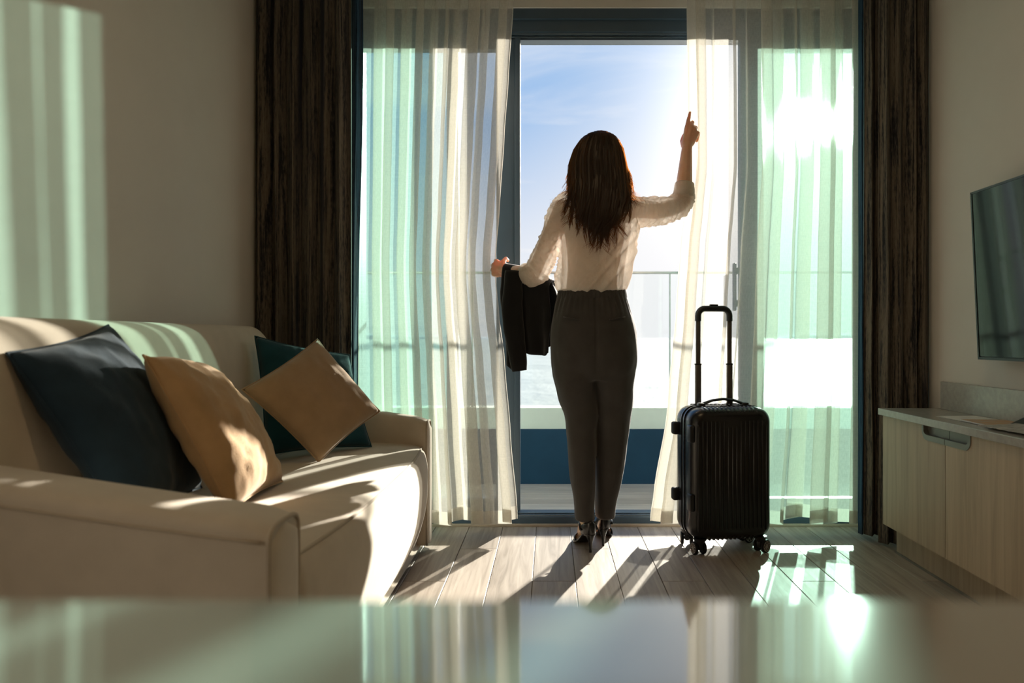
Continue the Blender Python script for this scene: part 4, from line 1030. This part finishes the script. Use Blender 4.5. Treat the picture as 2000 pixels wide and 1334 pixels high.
    for k in range(9):         # locks turned out over the shoulders
        left = k < 5; ang = -PI+0.18 if left else -0.18
        lock(ang+rr.uniform(-0.15, 0.25), rr.uniform(1.50, 1.58), rr.uniform(1.36, 1.41), rr.uniform(0.006, 0.012), rr.uniform(7, 11), rr.uniform(0, 6.3), (-1 if left else 1)*rr.uniform(0.03, 0.085), 0.05, 12, 0.0016)
    for k in range(70):        # loose light strands along both sides, lit from behind
        s_ = 1 if k % 5 < 3 else -1; ang = -0.02+rr.uniform(-0.2, 0.45) if s_ > 0 else -PI+0.02+rr.uniform(-0.45, 0.2)
        lock(ang, rr.uniform(1.56, 1.65), rr.uniform(1.39, 1.46), rr.uniform(0.005, 0.013), rr.uniform(6, 11), rr.uniform(0, 6.3), s_*rr.uniform(-0.03, 0.012), 0.05, 5, 0.0011, out_=rr.uniform(0.002, 0.018))
    return bm
o = obj('hair', hair(), MAT['hair'], per, smooth=True, recalc=False)

# shoes
def shoe(hx, hy_, tx, ty):
    d = Vector((tx-hx, ty-hy_, 0)).normalized(); s_ = Vector((d.y, -d.x, 0)); h0 = Vector((hx, hy_, 0))
    def P(f_, s, z): return h0+d*f_+s_*s+Vector((0, 0, z))
    bm = bmesh.new()
    # sole: a thin curved plate from the seat of the heel to the toe
    spine = resample([(-0.022, 0.070, 0.006), (-0.012, 0.069, 0.021), (0.02, 0.064, 0.026), (0.06, 0.046, 0.024), (0.10, 0.020, 0.030), (0.135, 0.006, 0.037), (0.165, 0.004, 0.033), (0.19, 0.004, 0.020), (0.205, 0.005, 0.004)], 3)
    sec = [(-1, 0), (-0.6, -0.1), (0.6, -0.1), (1, 0), (1, 1), (-1, 1)]
    grid(bm, lambda i, j: P(spine[i][0], sec[j][0]*spine[i][2], max(0.0, spine[i][1]+(sec[j][1]-0.4)*0.006)), len(spine)-1, 6, closed=True, caps=True)
    o = obj('shoe', bm, MAT['shoe'], per, smooth=True); auto(o, 50)
    bm = bmesh.new()      # slim heel
    prof = resample([(-0.004, 0.072, 0.022), (-0.010, 0.058, 0.015), (-0.014, 0.040, 0.0085), (-0.014, 0.018, 0.0058), (-0.013, 0.0, 0.0055)], 3)
    grid(bm, lambda i, j: P(prof[i][0]+prof[i][2]*0.9*math.sin(2*PI*j/14), prof[i][2]*math.cos(2*PI*j/14), prof[i][1]), len(prof)-1, 14, closed=True, caps=True)
    obj('heel', bm, MAT['shoe'], o, smooth=True)
    bm = bmesh.new()      # heel counter: open cup
    def cup(i, j):
        a = PI*(0.02+0.96*j/20); v = i/6; r = 0.0285+0.003*math.sin(PI*v); hgt = 0.070+(0.060)*v*(0.5+0.5*math.sin(a))
        fo = 0.012-r*1.15*math.sin(a)+0.020*(1-math.sin(a))
        return P(fo, r*math.cos(a), hgt-0.004)
    grid(bm, cup, 6, 20); o2 = obj('heel_counter', bm, MAT['shoe'], o, smooth=True); solid(o2, 0.003)
    bm = bmesh.new()      # vamp over the toes
    def vamp(i, j):
        t_ = i/8; a = PI*j/14; w = 0.038*(1-0.35*t_-0.55*max(0, t_-0.6)); hg = 0.040*(1-0.7*t_)
        return P(0.115+0.088*t_, w*math.cos(a), 0.010*(1-t_)+0.004+hg*math.sin(a)**0.8)
    grid(bm, vamp, 8, 14); o3 = obj('vamp', bm, MAT['shoe'], o, smooth=True); solid(o3, 0.003)
    bm = bmesh.new()      # instep straps
    for f_, z, r in ((0.055, 0.075, 0.030),):
        tube(bm, [P(f_+0.03*math.sin(a)-0.045*(1-math.sin(a)), 0.0335*math.cos(a), 0.092+0.030*math.sin(a)-0.008) for a in [PI*(k/12) for k in range(13)]], 0.0045, 6, sx=1.4, sy=0.4)
    obj('strap', bm, MAT['shoe'], o, smooth=True)
shoe(0.1575, 2.972, 0.128, 3.135); shoe(0.2185, 3.068, 0.232, 3.225)

# jacket over the left forearm
jk = thing('jacket', 'black suit jacket draped over the woman\'s left forearm', 'jacket', (-0.09, 3.08, 0.72))
def jacket():
    bm = bmesh.new(); n, k = 44, 54
    A0, A1 = Vector((0.012, 3.055, 1.050)), Vector((-0.186, 3.145, 1.134))
    hd = (A1-A0); hd.z = 0; hd.normalize(); qd = Vector((hd.y, -hd.x, 0)); qd = -qd if qd.y > 0 else qd
    bot_f = [(0, 0.795), (0.08, 0.782), (0.35, 0.786), (0.48, 0.792), (0.56, 0.785), (0.64, 0.735), (0.78, 0.718), (0.92, 0.745), (1.0, 0.85)]
    bot_b = [(0, 0.83), (0.4, 0.80), (1.0, 0.90)]
    def fn(i, j):
        s = i/n; c = A0.lerp(A1, s); r = 0.044+0.006*math.sin(s*5)
        c.z += 0.012*math.sin(PI*s)
        t_ = j/k
        if t_ < 0.44:
            v = 1-t_/0.44; zb_ = lerp_tab(bot_f, s); top = c.z; z = top+(zb_-top)*v
            off = r+0.010*math.sin(s*9+1+v*2)*v+0.012*math.sin(s*21+v*1.5)*v*0.7
        elif t_ > 0.60:
            v = (t_-0.60)/0.40; zb_ = lerp_tab(bot_b, s); top = c.z; z = top+(zb_-top)*v; off = -(r*(1-0.4*v)+0.008*math.sin(s*11)*v)
        else:
            a = PI*(t_-0.44)/0.16; off = r*math.cos(a); z = c.z+r*0.9*math.sin(a); v = 0
        p = c+qd*off; p.z = z
        # narrows and swings as it hangs
        mid = -0.078; p.x = mid+(p.x-mid)*(1+0.16*min(1, v*2.2)-0.20*max(0, v-0.3))+0.004*nz((s*6, v*4, 1))
        if s > 0.9: p.x += 0.02*v
        return p+Vector((0, 0.005*nz((s*9, t_*7, 2)), 0))
    grid(bm, fn, n, k); return bm
j = obj('body', jacket(), MAT['jacket'], jk, smooth=True, recalc=False); solid(j, 0.006)
bm = bmesh.new()
sl_ = resample([(-0.150, 3.055, 1.13, 0.036), (-0.155, 3.045, 1.04, 0.040), (-0.155, 3.04, 0.95, 0.042), (-0.142, 3.035, 0.84, 0.040), (-0.132, 3.035, 0.765, 0.035), (-0.126, 3.035, 0.720, 0.030)], 5)
tube(bm, [p[:3] for p in sl_], [p[3] for p in sl_], 18, sx=1.0, sy=0.5, up=(1, 0, 0))
for v in bm.verts: v.co += Vector((0.004*nz(v.co*18), 0.004*nz(v.co*14+Vector((3, 0, 0))), 0))
obj('sleeve', bm, MAT['jacket'], jk, smooth=True)
bm = bmesh.new()
def lap(i, j):
    u, v = i/12, j/8
    return Vector((-0.012+0.040*math.sin(u*2.4)+0.012*v, 3.035+0.035*v+0.010*math.sin(u*3), 1.105-0.165*u-0.030*v*u))
grid(bm, lap, 12, 8); solid(obj('lapel', bm, MAT['jacket'], jk, smooth=True, recalc=False), 0.006)

# ------------------------------------------------------------------ table in the foreground
tb = thing('table', 'polished pale grey table across the foreground, reflecting the window', 'table', (0.0, -0.05, 0.0))
obj('tabletop', B(-0.85, 0.85, -0.45, 0.385, 0.69, 0.72, bev=0.004, seg=3), MAT['table'], tb, smooth=False)
for x in (-0.80, 0.80):
    for y in (-0.40, 0.335): obj('leg', B(x-0.025, x+0.025, y-0.025, y+0.025, 0.0, 0.69, bev=0.003), MAT['black'], tb)
